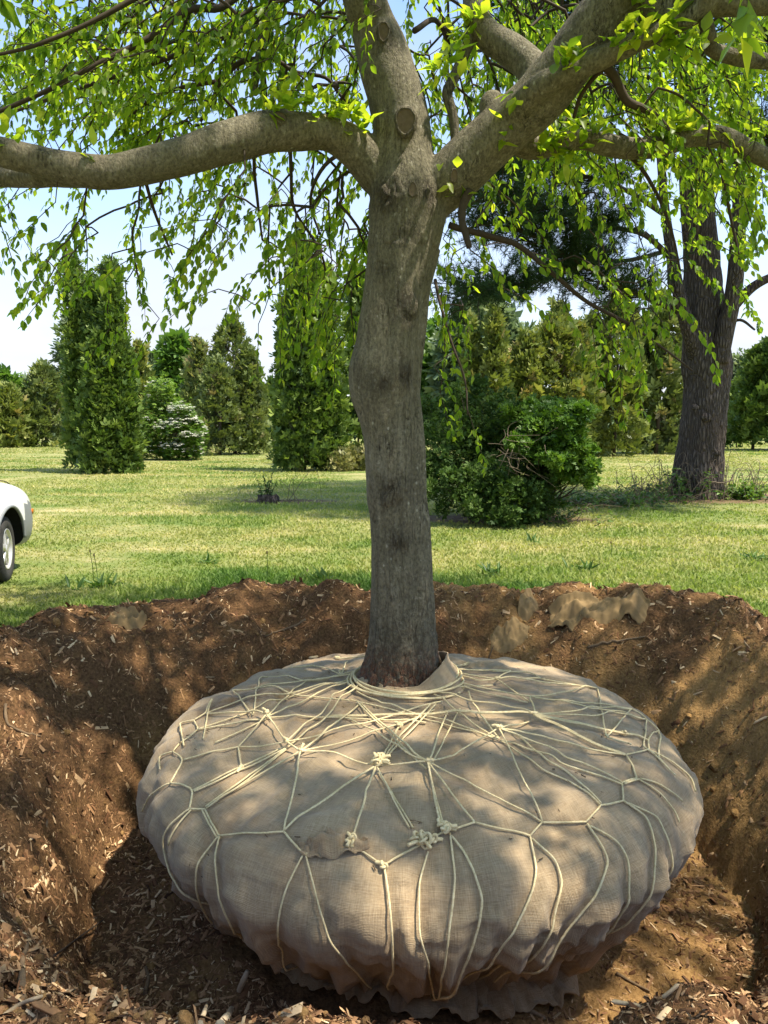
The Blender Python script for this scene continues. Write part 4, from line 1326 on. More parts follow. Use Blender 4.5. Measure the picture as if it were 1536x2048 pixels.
for si in order:
    S, d, L, inf = SPR[si]
    n = len(NODE_P)
    D = NPA[:n] - S
    dist = np.linalg.norm(D, axis=1)
    toward = (-D * d).sum(1) / np.maximum(dist, 1e-6)     # wood should lie behind the spray's start
    j = int(np.argmin(dist * (1.45 - 0.45 * toward)))
    A = NPA[j]
    gap = dist[j]
    path = []
    if gap > 0.03:
        m = max(2, int(gap / 0.12))
        bend = rng.normal(0, 0.04, 3) * gap + np.array((0, 0, 0.08 * gap))
        for t in np.linspace(0, 1, m + 1)[1:]:
            path.append(A * (1 - t) + S * t + bend * 4 * t * (1 - t) * 0.6)
    if path:
        cpx, cpy, _d = project(np.array(path))
        if ((cpx > 690) & (cpx < 905) & (cpy > 60) & (cpy < 1400) & (np.array(path)[:, 1] < TY + 0.12)).any(): continue
    k = max(4, int(L / 0.05))
    p = S.copy(); dd_ = d.copy()
    spine = []
    for i in range(k):
        dd_ = nrm(dd_ + np.array((0, 0, -0.075)) + rng.normal(0, 0.07, 3))
        p = p + dd_ * L / k
        spine.append((p.copy(), dd_.copy()))
    par, ch = j, len(chains)
    ids = [j]
    for q in path + [s_[0] for s_ in spine]:
        par = add_node(q, par, 0.0, ch)
        NPA[par] = q
        ids.append(par)
    chains.append((ids, inf))
    sgn = 1
    for i, (q, t_) in enumerate(spine):
        for rep_ in range((2 if i < k - 1 else 3) + (1 if inf and rng.random() < 0.6 else 0)):
            sgn = -sgn
            side = nrm(np.cross(t_, (0, 0, 1.0)) + 1e-6)
            ld = nrm(t_ * rng.uniform(0.25, 0.8) + side * sgn * rng.uniform(0.4, 0.95) + np.array((0, 0, -rng.uniform(0.15, 0.9))) + rng.normal(0, 0.18, 3))
            up = nrm(np.array((0, 0, 1.0)) + rng.normal(0, 0.42, 3))
            leafT.append(q + rng.normal(0, 0.012, 3)); leafR.append((ld, up))
            leafS.append(rng.uniform(0.040, 0.072) if inf else rng.uniform(0.09, 0.14))
            leafV.append(rng.beta(2.2, 2.4)); leafIn.append(inf)
        if inf and rng.random() < 0.17:
            catT.append(q); catR.append((nrm(np.array((0, 0, -1.0)) + rng.normal(0, 0.16, 3)), nrm(rng.normal(0, 1, 3)))); catS.append(rng.uniform(0.05, 0.085))
# young shoots straight from the old wood: big fresh leaves in tufts
SHOOTS = [(575,205,14),(610,195,18),(650,210,16),(690,235,14),(725,250,10),(545,232,5),(1085,290,10),(1110,275,14),(1150,268,14),(1185,272,10),(1105,318,9),(1130,335,8),(1160,300,8),(1325,262,14),(1350,255,18),(1375,258,12),(1335,245,10),
          (1300,320,6),(940,70,16),(915,95,14),(900,118,14),(885,140,12),(950,40,10),(1130,135,10),(1150,118,8),(1240,92,12),(1275,80,14),(1310,70,14),(1345,55,12),(1330,90,10),(190,322,3),(20,290,5),(905,355,4),(920,372,4),(1040,195,5),(1010,270,6),(1395,262,5),(1290,10,10),(1480,95,8),(1385,105,12)]
for px, py, k in SHOOTS:
    c, n = hit_tree(px, py)
    if c is None:
        best_c, bd = None, 1e9
        for oy in range(-60, 61, 12):
            for ox in (-24, 0, 24):
                c2, n2 = hit_tree(px + ox, py + oy)
                if c2 is not None and abs(ox) + abs(oy) < bd: best_c, n, bd = c2, n2, abs(ox) + abs(oy)
        if best_c is None: c = pix(px, py, 3.9); n = np.array((0, -1.0, 0.3))
        else:
            t = pix(px, py, best_c[1]); c = best_c * 0.35 + t * 0.65
    for _ in range(int(k * 1.3)):
        ld = nrm(rng.normal(0, 0.8, 3) + np.array((0, -0.3, 0.42)) + n * 0.3)
        leafT.append(c + rng.normal(0, 0.032, 3) + ld * 0.015); leafR.append((ld, nrm(np.array((0, -0.35, 1.0)) + rng.normal(0, 0.35, 3))))
        leafS.append(rng.uniform(0.06, 0.11)); leafV.append(rng.beta(3.2, 1.7)); leafIn.append(True)

leafT, leafS, leafV, leafIn = np.array(leafT), np.array(leafS), np.array(leafV), np.array(leafIn)
lM = frames(np.array([a for a, b in leafR]), np.array([b for a, b in leafR]))
lpx, lpy, ldep = project(leafT)
seen = (ldep > 0.3) & (lpx > -30) & (lpx < 1566) & (lpy > -40) & (lpy < 2048)
size_px = np.where(seen & leafIn, leafS * F_PX / np.maximum(ldep, 0.3), 0)
bigsel = np.argsort(-size_px)[:300]
rest = np.ones(len(leafT), bool); rest[bigsel] = False
ch_var = rng.integers(0, 3, len(leafT))
parts = []
for v in range(3):
    m = rest & leafIn & (ch_var == v)
    parts.append(inst(VARS[v][0], VARS[v][1], lM[m], leafT[m], leafS[m], leafV[m]))
m = rest & ~leafIn                                # leaves overhead, out of the picture: a simpler blade
sV_ = np.array([(0, 0, 0), (-0.26, 0.45, 0.06), (0, 1, -0.12), (0.26, 0.45, 0.06)])
parts.append(inst(sV_, [np.array([(0, 2, 1), (0, 3, 2)])], lM[m], leafT[m], leafS[m], leafV[m]))
V, F, v = cat(parts)
add('foliage', V, F, M_LEAF, BT, smooth=True, var=v, kind='stuff')
LEAF_ME = [[make_mesh('leaf', VARS[v][0], VARS[v][1], M_LEAF, smooth=True, var=lv) for lv in (0.3, 0.55, 0.8, 0.95)] for v in range(3)]
from mathutils import Matrix
for i in bigsel:
    o = bpy.data.objects.new('leaf', LEAF_ME[ch_var[i]][int(min(3, max(0, leafV[i] * 4 - 0.6)))])
    Mx = Matrix(((lM[i] * leafS[i]).tolist())).to_4x4()
    Mx.translation = Vector(leafT[i] - BASE)
    o.matrix_local = Mx
    o.parent = BT
    COL.objects.link(o)
V, F, v = inst(CATKIN[0], CATKIN[1], frames(np.array([a for a, b in catR]), np.array([b for a, b in catR])), np.array(catT), np.array(catS), rng.random(len(catT)))
add('seed_clusters', V, F, M_CATKIN, BT, var=v, kind='stuff')

# thickness from how much each piece of wood carries
NP_ = np.array(NODE_P); cnt = np.ones(len(NODE_P))
for i in range(len(NODE_P) - 1, base_nodes - 1, -1):
    if NODE_PAR[i] >= 0: cnt[NODE_PAR[i]] += cnt[i]
rad_n = np.minimum(0.0010 * cnt ** 0.45 + 0.0004, 0.0095)
tw = []
for ids, inf in chains:
    P = NP_[ids]; r = rad_n[ids].copy(); r[0] = r[1]
    if not inf and (r.max() < 0.006): continue
    if len(P) < 3: continue
    V, F = tube(P, r, 5 if inf else 4, caps=False)
    if r.max() > 0.0075 and inf:
        add('branch', V, F, M_TWIG, BT, smooth=True)
    else:
        tw.append((V, F, 0.5))
V, F, v = cat(tw)
add('twigs', V, F, M_TWIG, BT, smooth=True, kind='stuff')
for P, r in bough_paths:
    P = P + fbm(P, 2.5, 2, 5)[:, None] * np.array((0.6, 0.3, 1.0)) * np.minimum(0.015, r * 0.8)[:, None]
    V, F = tube(P, np.maximum(r, 0.003), 10)
    add('branch', V, F, M_BARK if r.max() > 0.035 else M_TWIG, BT, smooth=True, attrs=dict(rough=np.full(len(V), 0.25)))
# ------------------------------------------------------------------ trees and shrubs of the park
ARB = [(0.0, (0.034, 0.070, 0.013)), (0.5, (0.098, 0.160, 0.028)), (1.0, (0.24, 0.31, 0.072))]
M_ARB = foliage('arborvitae_dark', ARB, (1.2, 1.3, 0.6), 0.25)
M_ARBO = foliage('cedar_olive', [(0.0, (0.065, 0.095, 0.024)), (0.5, (0.150, 0.195, 0.056)), (0.85, (0.25, 0.285, 0.10)), (1.0, (0.25, 0.21, 0.10))], (1.2, 1.2, 0.6), 0.25)
M_ARBG = foliage('cedar_golden', [(0.0, (0.065, 0.095, 0.018)), (0.5, (0.16, 0.20, 0.040)), (0.85, (0.27, 0.295, 0.08)), (1.0, (0.30, 0.24, 0.09))], (1.2, 1.2, 0.6), 0.28)
M_MAPLE = foliage('spring_maple', [(0.0, (0.050, 0.115, 0.018)), (0.6, (0.105, 0.20, 0.032)), (1.0, (0.16, 0.26, 0.05))], (1.4, 1.4, 0.8), 0.35)
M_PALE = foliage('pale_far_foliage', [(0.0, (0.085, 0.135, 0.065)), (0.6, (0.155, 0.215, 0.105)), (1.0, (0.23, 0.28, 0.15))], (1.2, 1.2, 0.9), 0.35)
M_BUSH = foliage('dark_evergreen_bush', [(0.0, (0.026, 0.056, 0.012)), (0.6, (0.066, 0.120, 0.022)), (1.0, (0.15, 0.215, 0.055))], (1.1, 1.2, 0.6), 0.25, 0.6, 0.15)
M_BRIGHT = foliage('bright_shrub', [(0.0, (0.042, 0.100, 0.012)), (0.6, (0.095, 0.185, 0.018)), (1.0, (0.17, 0.265, 0.04))], (1.3, 1.3, 0.7), 0.35)
M_YELLOW = foliage('variegated_shrub', [(0.0, (0.10, 0.12, 0.03)), (0.6, (0.30, 0.29, 0.10)), (1.0, (0.45, 0.40, 0.2))], (1.0, 1.0, 0.7), 0.3)
M_FLOWER = foliage('white_flower_head', [(0.0, (0.60, 0.62, 0.48)), (1.0, (0.82, 0.82, 0.74))], (0.8, 0.8, 0.7), 0.25)
M_NEEDLE = foliage('pine_needle', [(0.0, (0.020, 0.042, 0.014)), (0.6, (0.042, 0.078, 0.026)), (1.0, (0.085, 0.130, 0.045))], (1.1, 1.2, 0.7), 0.2, 0.7, 0.1)
M_WOOD = plain('tree_wood', (0.085, 0.066, 0.05), 0.9, 0.15, nscale=14, namt=0.45)
M_WEED = foliage('weed_leaf', [(0.0, (0.040, 0.090, 0.015)), (0.7, (0.085, 0.16, 0.03)), (1.0, (0.14, 0.21, 0.05))], (1.4, 1.4, 0.7), 0.4)
M_DRY = plain('dry_stalk', (0.15, 0.118, 0.080), 0.9, 0.1, nscale=30, namt=0.35)

DIAM = np.array([(-0.0, 0, 0), (-0.5, 0.5, 0), (0, 1, 0), (0.5, 0.5, 0)])
DIAMF = [np.array([(0, 3, 2, 1)])]
def fan_shape(k=5, spread=1.0, wid=0.26):
    parts = []
    for i in range(k):
        a = (i - (k - 1) / 2) / max(1, (k - 1) / 2) * spread
        L = 1 - 0.25 * abs(a)
        d = np.array((math.sin(a), math.cos(a), 0)); s = np.array((math.cos(a), -math.sin(a), 0))
        lift = np.array((0, 0, 0.14 * ((i * 7) % 3 - 1)))
        parts.append((np.array([(0, 0, 0), d * L * 0.55 - s * wid * 0.5 + lift, d * L + lift * 0.6, d * L * 0.55 + s * wid * 0.5 + lift]), [np.array([(0, 3, 2, 1)])], 0.5))
    V, F, v = cat(parts)
    return V, F
FAN = fan_shape()
FAN3 = fan_shape(3, 0.8, 0.40)

def lobe_points(n, rbase, h, seed, p=1.7, foot=0.82, lump=0.16, deep=0.45, lean=(0, 0), clump=0.2):
    """sprays gathered in puffs over the skin of a columnar crown"""
    g = np.random.default_rng(seed)
    per = 9
    m = max(8, n // per)
    t = g.random(m) ** 0.88
    a = g.random(m) * 2 * math.pi
    prof = (foot + (1 - foot) * sstep(0, 0.25, t)) * np.maximum(1 - t ** p, 0.0) ** 0.72
    prof = np.maximum(prof, 0.09 * (1 - t))
    q = np.column_stack([np.cos(a) * 1.7, np.sin(a) * 1.7, t * h / max(rbase, 0.3) * 1.6])
    lm = 1 + lump * fbm(q, 1.5, 3, seed) * 2.4
    dep = 1 - deep * g.random(m) ** 2.0
    pk = sstep(0.05, 0.40, fbm(q * 1.3, 1.7, 2, seed + 9))
    dep = dep * (1 - 0.35 * pk * g.random(m))
    r = rbase * prof * lm * dep
    C = np.column_stack([r * np.cos(a), r * np.sin(a), 0.02 * h + t * h * 0.985])
    out = nrm(np.column_stack([np.cos(a), np.sin(a), np.full(m, 0.45)]) + g.normal(0, 0.28, (m, 3)))
    v0 = np.clip(0.48 + 0.30 * fbm(q, 1.2, 2, seed + 3) + g.normal(0, 0.17, m), 0, 1)
    i = np.repeat(np.arange(m), per)
    k = len(i)
    jit = g.normal(0, 1, (k, 3))
    P = C[i] + jit * clump * 0.5
    o2 = nrm(out[i] + nrm(jit) * 0.75)
    return P, o2, np.clip(v0[i] + g.normal(0, 0.09, k), 0, 1)

def conifer(name, lobes, mat, label, size, n, cat_='tree', group=None, foot=0.82, p=1.7, browning=0.0, wood=True, lump=0.16, deep=0.45):
    """lobes: (centre px, half width px, top py, base py, distance or None)"""
    b0 = gnd(lobes[0][0], lobes[0][3]) if lobes[0][4] is None else None
    parts, stems = [], []
    base = None
    for i, (cx, hw, top, bot, Y) in enumerate(lobes):
        g = gnd(cx, bot) if Y is None else np.array((pix(cx, 900, Y)[0], Y, 0.0))
        Yc = g[1]
        hgt = pix(cx, top, Yc)[2]
        zb = max(0.0, pix(cx, bot, Yc)[2]) if Y is not None else 0.0
        rb = hw / F_PX * depth_of(g)
        if base is None: base = g.copy()
        k = int(n * (0.85 if i == 0 else 0.62) * (1.0 if size < 0.25 else 0.72))
        sd = int(abs(cx) * 7 + top * 3) % 9973 + i
        P, out, var = lobe_points(k, rb, hgt - zb, sd, p=p, foot=foot, lump=lump, deep=deep, clump=max(size * 0.95, 0.30))
        P = P + np.array((g[0], g[1], zb))
        gg = np.random.default_rng(sd + 1)
        k = len(P)
        dirs = nrm(out + np.array((0, 0, 0.45)) + gg.normal(0, 0.30, (k, 3)))
        nrmv = nrm(np.cross(dirs, gg.normal(0, 1, (k, 3))))
        S = size * 0.82 * np.clip(gg.lognormal(0, 0.30, k), 0.5, 1.9)
        P = P - dirs * S[:, None] * 0.45
        var = np.clip(var + browning * gg.random(k) * sstep(0.3, 1.0, (P[:, 2] - zb) / hgt), 0, 1)
        parts.append(inst(FAN3[0], FAN3[1], frames(dirs, nrmv), P, S * (1.12 if size < 0.25 else 1.25), var))
        rs = max(0.05, rb * 0.07)
        top_ = g + (0, 0, hgt * 0.86)
        stems.append((*tube(np.array([g + (0, 0, -0.05), g + (rb * 0.06, 0, hgt * 0.4), top_]), [rs, rs * 0.7, rs * 0.25], 7), 0.5))
        for _ in range(10):                       # limbs inside
            z = gg.uniform(0.1, 0.8) * hgt; aa = gg.random() * 6.28
            L = rb * (1 - (z / hgt) ** 1.7) ** 0.6 * 0.85
            e = g + (math.cos(aa) * L, math.sin(aa) * L, z + L * 1.2)
            if e[2] < hgt: stems.append((*tube(np.array([g + (0, 0, z), g * 0.5 + e * 0.5 - (0, 0, L * 0.15) + (0, 0, z * 0.5), e]), [rs * 0.4, rs * 0.28, rs * 0.1], 5), 0.5))
    t = thing(name, base, label, cat_, group)
    V, F, v = cat(parts)
    add('crown', V, F, mat, t, var=v)
    if wood:
        V, F, v = cat(stems)
        add('trunk', V, F, M_WOOD, t, smooth=True)
    return t

def broadleaf(name, blobs, mat, label, leaf, n, base_px, Y, cat_='tree', group=None, trunk_w=0.2, gap=0.0):
    """blobs: (px, py, rx px, ry px); clusters of leaves with gaps between"""
    g0 = np.array((pix(base_px, 900, Y)[0], Y, 0.0))
    t = thing(name, g0, label, cat_, group)
    sc = depth_of(np.array((g0[0], Y, 1.0))) / F_PX
    parts, wood = [], []
    tot = sum(b[2] * b[3] for b in blobs)
    for i, (px, py, rx, ry) in enumerate(blobs):
        k = max(30, int(n * rx * ry / tot))
        c = pix(px, py, Y)
        gg = np.random.default_rng(int(px * 13 + py) % 99991)
        q = nrm(gg.normal(0, 1, (k, 3))) * (gg.random((k, 1)) ** 0.42)
        lm = 1 + 0.30 * fbm(q, 1.8, 3, i + int(px) % 50)[:, None]
        P = c + q * lm * np.array((rx * sc, rx * sc * 0.9, ry * sc))
        cl = fbm(P / (sc * 26), 1.0, 2, 77)
        keep = cl > -0.9 + gap
        P, q = P[keep], q[keep]
        k = len(P)
        d = nrm(q + gg.normal(0, 0.7, (k, 3)) + np.array((0, 0, -0.1)))
        up = nrm(np.array((0, 0, 1.0)) + gg.normal(0, 0.6, (k, 3)))
        var = np.clip(0.5 + 0.45 * cl[keep] + gg.normal(0, 0.15, k), 0, 1)
        parts.append(inst(FAN3[0], FAN3[1], frames(d, up), P, leaf * 1.1 * np.clip(gg.lognormal(0, 0.3, k), 0.5, 2), var))
        fork = g0 + (0, 0, c[2] * 0.35)
        wood.append((*tube(smooth_line(np.array([fork, (fork + c) / 2 + gg.normal(0, 0.2, 3), c + (0, 0, ry * sc * 0.4)]), 4), np.linspace(trunk_w * 0.5, trunk_w * 0.12, 9), 6), 0.5))
        wood[-1] = (wood[-1][0], wood[-1][1], 0.5)
    cmax = max(pix(b[0], b[1], Y)[2] for b in blobs)
    wood.append((*tube(np.array([g0 - (0, 0, 0.1), g0 + (0, 0, cmax * 0.4), g0 + (0.1, 0, cmax)]), [trunk_w, trunk_w * 0.7, trunk_w * 0.25], 8), 0.5))
    V, F, v = cat(parts)
    add('crown', V, F, mat, t, var=v)
    V, F, v = cat(wood)
    add('trunk', V, F, M_WOOD, t, smooth=True)
    return t

G_ARB = 'columnar arborvitae trees on the lawn'
G_CED = 'broad cedar trees along the far lawn'
G_FAR = 'far deciduous trees beyond the lawn'
conifer('arborvitae', [(212, 46, 660, 946, None), (161, 17, 522, 930, 26.9), (236, 21, 530, 938, 26.2), (250, 26, 700, 944, 26.3), (168, 24, 690, 915, 28.0), (198, 17, 560, 900, 26.8)], M_ARB,
        'tall dark green arborvitae with three pointed tops, beside the white-flowering shrub', 0.20, 8600, group=G_ARB, foot=0.9, p=1.45, lump=0.34)
conifer('arborvitae', [(610, 46, 500, 942, None), (652, 36, 540, 938, 27.6), (584, 27, 600, 936, 27.9)], M_ARB,
        'dense arborvitae with lit pale tips, its top hidden behind the hanging leaves', 0.20, 9600, group=G_ARB, foot=0.95, p=2.6, lump=0.3)
conifer('arborvitae', [(716, 34, 540, 925, 31.0)], M_ARB, 'dark narrow arborvitae half hidden behind the thick grey trunk', 0.30, 3000, group=G_ARB, foot=0.9, p=2.4)
conifer('cedar', [(470, 62, 638, 908, None), (500, 36, 700, 906, 44.0), (440, 44, 720, 906, 43.0)], M_ARBO, 'broad olive cedar with a thin see-through top', 0.28, 5200, group=G_CED, foot=0.92, p=2.5, deep=0.3)
conifer('cedar', [(402, 32, 684, 900, 47.0)], M_ARBO, 'smaller browned cedar leaning into a broad olive cedar', 0.36, 2200, group=G_CED, browning=0.6, p=2.2)
conifer('cedar', [(93, 48, 733, 893, None)], M_ARBO, 'rounded olive cedar at the far edge of the lawn', 0.46, 3400, group=G_CED, foot=0.95, p=2.4)
conifer('cedar', [(22, 34, 775, 892, 60.0), (-30, 40, 790, 892, 61.0), (48, 20, 800, 892, 61.0)], M_ARBG, 'low yellowish cedar clump above the white car', 0.46, 2200, group=G_CED, foot=0.95, p=2.6)
conifer('cedar', [(286, 26, 690, 900, 52.0)], M_ARBG, 'yellow-brown cedar peeping out behind the three-topped arborvitae', 0.4, 1800, group=G_CED, browning=0.5)
conifer('spruce', [(546, 22, 764, 892, 60.0), (524, 14, 780, 892, 63.0)], M_ARB, 'small dark spruce in the gap between two taller evergreens', 0.42, 1500, group=G_CED, p=1.4)
conifer('arborvitae', [(985, 26, 622, 912, 36.0), (944, 22, 640, 912, 36.5)], M_ARBG, 'pair of slim golden-green arborvitae spires above the dark bush', 0.30, 2800, group=G_ARB, foot=0.95, p=2.2)
conifer('cedar', [(1100, 84, 640, 908, 40.0), (1112, 36, 610, 908, 40.5), (1050, 50, 668, 908, 39.0), (1150, 52, 650, 908, 41.0)], M_ARBG, 'wide golden cedar rising above the bright shrub', 0.34, 3600, group=G_CED, foot=0.95, p=2.8, browning=0.25, deep=0.35)
conifer('arborvitae', [(1228, 52, 590, 909, 42.0), (1180, 40, 640, 909, 43.0)], M_ARBG, 'broad yellow-green arborvitae column to the side of the pine', 0.34, 4200, group=G_ARB, foot=0.98, p=3.0)
conifer('cedar', [(1312, 60, 590, 906, 45.0), (1365, 48, 640, 904, 46.0), (1275, 44, 640, 906, 46.0)], M_ARBO, 'shaded cedar whose foliage meets the pine trunk', 0.36, 3800, group=G_CED, foot=0.95, p=2.8)
conifer('cedar', [(1560, 84, 640, 890, 52.0), (1505, 44, 700, 890, 53.0), (1650, 90, 600, 890, 52.0)], M_ARB, 'big spreading dark cedar beyond the pine, past a slim arborvitae', 0.42, 4200, group=G_CED, foot=0.97, p=2.2)
conifer('arborvitae', [(1472, 18, 762, 886, 60.0)], M_ARB, 'slim dark arborvitae between the pine and the big dark cedar', 0.42, 1500, group=G_ARB)
broadleaf('maple', [(352, 720, 36, 46), (338, 780, 44, 50), (372, 790, 38, 54), (356, 690, 24, 22)], M_MAPLE, 'bright green maple with rounded crown far behind the white-flowering shrub', 0.75, 2600, 352, 80.0, group=G_FAR, trunk_w=0.3, gap=0.45)
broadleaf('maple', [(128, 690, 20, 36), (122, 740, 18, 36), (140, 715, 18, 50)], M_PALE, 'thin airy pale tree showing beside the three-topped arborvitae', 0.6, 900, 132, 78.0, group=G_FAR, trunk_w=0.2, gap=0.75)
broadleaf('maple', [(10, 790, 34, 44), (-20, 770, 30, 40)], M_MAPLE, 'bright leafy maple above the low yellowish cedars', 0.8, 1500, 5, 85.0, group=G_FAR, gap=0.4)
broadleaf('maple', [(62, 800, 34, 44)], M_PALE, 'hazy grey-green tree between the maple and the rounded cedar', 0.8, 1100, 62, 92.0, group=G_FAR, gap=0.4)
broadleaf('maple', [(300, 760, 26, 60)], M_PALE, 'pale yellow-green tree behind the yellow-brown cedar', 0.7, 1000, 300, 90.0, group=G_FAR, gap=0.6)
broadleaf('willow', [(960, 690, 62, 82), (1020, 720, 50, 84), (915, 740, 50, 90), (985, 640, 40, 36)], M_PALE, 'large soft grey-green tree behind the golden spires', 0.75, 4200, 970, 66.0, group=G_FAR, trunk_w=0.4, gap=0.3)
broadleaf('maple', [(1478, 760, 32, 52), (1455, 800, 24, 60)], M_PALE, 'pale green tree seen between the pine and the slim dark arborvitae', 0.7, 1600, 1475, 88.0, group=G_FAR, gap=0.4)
broadleaf('maple', [(870, 760, 46, 110), (820, 780, 40, 100)], M_MAPLE, 'mid green tree close behind the thick grey trunk', 0.7, 2400, 850, 70.0, group=G_FAR, gap=0.3)

# woods closing the view, far beyond the lawn
def far_woods():
    parts = []
    k = 15000
    th = (rng.random(k) - 0.5) * R(110)
    d = rng.uniform(118, 150, k)
    top = 5.2 + 2.6 * fbm(np.column_stack([th * 40, np.zeros(k)]), 1.0, 3, 88) + 1.2 * fbm(np.column_stack([th * 160, np.zeros(k)]), 1.0, 2, 89)
    P = np.column_stack([np.sin(th) * d, np.cos(th) * d, rng.random(k) ** 0.8 * np.maximum(top, 1.2)])
    dirs = nrm(rng.normal(0, 1, (k, 3)) + (0, 0, 0.4))
    var = np.clip(0.45 + 0.5 * fbm(P, 0.12, 2, 90) + rng.normal(0, 0.15, k), 0, 1)
    V, F, v = inst(FAN3[0], FAN3[1], frames(dirs, nrm(rng.normal(0, 1, (k, 3)))), P, rng.uniform(1.0, 1.8, k), var)
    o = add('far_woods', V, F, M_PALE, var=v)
    tag(o, 'pale strip of far woodland closing the view behind the park', 'woods', kind='stuff')
far_woods()

# ---- white-flowering viburnum in tiers
def viburnum():
    Y = 36.5
    sc = Y / F_PX
    g0 = np.array((pix(330, 900, Y)[0], Y, 0))
    t = thing('viburnum', g0, 'tiered shrub with flat white flower heads along its right-hand boughs', 'shrub')
    t['label'] = 'tiered green shrub carrying rows of flat white flower heads'
    lf, fl, wd = [], [], []
    gg = np.random.default_rng(5)
    tiers = [(318, 790, 34), (300, 812, 30), (345, 818, 34), (310, 842, 36), (355, 850, 32), (300, 868, 30), (335, 878, 40), (375, 840, 24), (385, 860, 24), (378, 880, 30), (312, 895, 44), (350, 905, 40), (380, 900, 22), (322, 772, 24), (368, 820, 22), (388, 848, 18), (392, 872, 18), (362, 892, 26), (290, 840, 24), (290, 890, 26), (325, 805, 30)]
    for px, py, w in tiers:
        c = pix(px, py, Y) + np.array((0, gg.uniform(-0.9, 0.5), 0))
        k = 260
        a = gg.random(k) * 6.28; r = np.sqrt(gg.random(k)) * w * sc
        P = c + np.column_stack([r * np.cos(a), r * np.sin(a), gg.normal(0, 0.26, k) - r * 0.30])
        d = nrm(np.column_stack([np.cos(a), np.sin(a), gg.normal(-0.35, 0.4, k)]))
        lf.append(inst(FAN[0], FAN[1], frames(d, nrm(np.array((0, 0, 1.0)) + gg.normal(0, 0.35, (k, 3)))), P, gg.uniform(0.14, 0.24, k), np.clip(gg.beta(2, 2, k) + 0.5 * sstep(860, 780, py), 0, 1)))
        kf = 75 if px > 352 else (18 if px > 300 and py > 800 else 8)
        a = gg.random(kf) * 6.28; r = np.sqrt(gg.random(kf)) * w * sc * 1.05
        P = c + np.column_stack([r * np.cos(a), r * np.sin(a) - 0.1, 0.22 + gg.normal(0, 0.10, kf) - r * 0.30])
        d = nrm(np.column_stack([np.cos(a), np.sin(a), np.full(kf, -0.1)]))
        for q, dq in zip(P, d): fl.append((q, dq))
        wd.append((*tube(np.array([g0, (g0 + c) / 2 + (0, 0, 0.2), c]), [0.05, 0.035, 0.012], 5), 0.5))
    V, F, v = cat(lf); add('foliage', V, F, M_BRIGHT, t, var=v)
    FP, FD = np.array([a for a, b in fl]), np.array([b for a, b in fl])
    V, F, v = inst(FAN[0], FAN[1], frames(FD, np.array((0, 0, 1.0))), FP, gg.uniform(0.14, 0.24, len(FP)), gg.random(len(FP)))
    add('flower_heads', V, F, M_FLOWER, t, var=v)
    V, F, v = cat(wd); add('stem', V, F, M_WOOD, t, smooth=True)
viburnum()

# ---- bush group in the middle distance
def shrub(name, blobs, Y, base_px, base_py, mat, label, leaf, n, stems=14, seed=3, gap=0.2, twig_mat=None):
    g0 = gnd(base_px, base_py)
    t = thing(name, g0, label, 'shrub')
    gg = np.random.default_rng(seed)
    parts, wood = [], []
    sat = []
    for (px, py, rx, ry, dy) in blobs:
        for _ in range(7):
            a_ = gg.random() * 6.28; f_ = gg.uniform(0.75, 1.12)
            sat.append((px + rx * f_ * math.cos(a_), py + ry * f_ * math.sin(a_), rx * gg.uniform(0.2, 0.42), ry * gg.uniform(0.2, 0.42), dy + gg.normal(0, 0.35)))
    blobs = [(px, py, rx * 0.86, ry * 0.86, dy) for px, py, rx, ry, dy in blobs] + sat
    tot = sum(b[2] * b[3] for b in blobs)
    for (px, py, rx, ry, dy) in blobs:
        sc = (Y + dy) / F_PX
        c = pix(px, py, Y + dy)
        k = int(n * rx * ry / tot)
        q = nrm(gg.normal(0, 1, (k, 3))) * (gg.random((k, 1)) ** 0.35)
        lm = 1 + 0.55 * fbm(q, 2.4, 3, seed + int(px) % 31)[:, None]
        P = c + q * lm * np.array((rx * sc, rx * sc * 0.8, ry * sc))
        cl = fbm(P, 5.0, 2, seed)
        keep = (cl > -0.8 + gap) & (P[:, 2] > 0.02)
        P, q, cl = P[keep], q[keep], cl[keep]
        k = len(P)
        d = nrm(q * 0.8 + gg.normal(0, 0.6, (k, 3)) + np.array((0, 0, 0.3)))
        var = np.clip(0.45 + 0.5 * cl + gg.normal(0, 0.18, k), 0, 1)
        parts.append(inst(FAN3[0], FAN3[1], frames(d, nrm(np.array((0, -0.3, 1.0)) + gg.normal(0, 0.6, (k, 3)))), P, leaf * np.clip(gg.lognormal(0, 0.3, k), 0.5, 1.8), var))
        for _ in range(stems if rx > 34 else 1):
            e = c + nrm(gg.normal(0, 1, 3)) * np.array((rx, rx, ry)) * sc * 0.8
            b = g0 + np.append(gg.normal(0, 0.15, 2), 0)
            wood.append((*tube(smooth_line(np.array([b, (b + e) / 2 + gg.normal(0, 0.1, 3), e]), 4), np.linspace(0.016, 0.004, 9), 5), 0.5))
    V, F, v = cat(parts); add('foliage', V, F, mat, t, var=v)
    V, F, v = cat(wood); add('stem', V, F, twig_mat or M_TWIG, t, smooth=True)
    return t, g0
bt, bg0 = shrub('evergreen_bush', [(905, 895, 78, 72, 0.2), (985, 880, 78, 62, 0.4), (900, 840, 60, 60, 0.8), (960, 820, 62, 52, 1.0), (1060, 930, 72, 50, 0.1), (930, 985, 70, 42, -0.5), (1010, 990, 78, 52, -0.6), (1075, 1005, 48, 40, -0.5), (870, 950, 46, 42, -0.2), (1100, 930, 46, 34, 0.2), (1000, 1030, 60, 18, -0.8)],
      12.6, 985, 1030, M_BUSH, 'sprawling dark evergreen bush on bare earth behind the grey trunk', 0.058, 27000, stems=9, seed=3, gap=0.28)
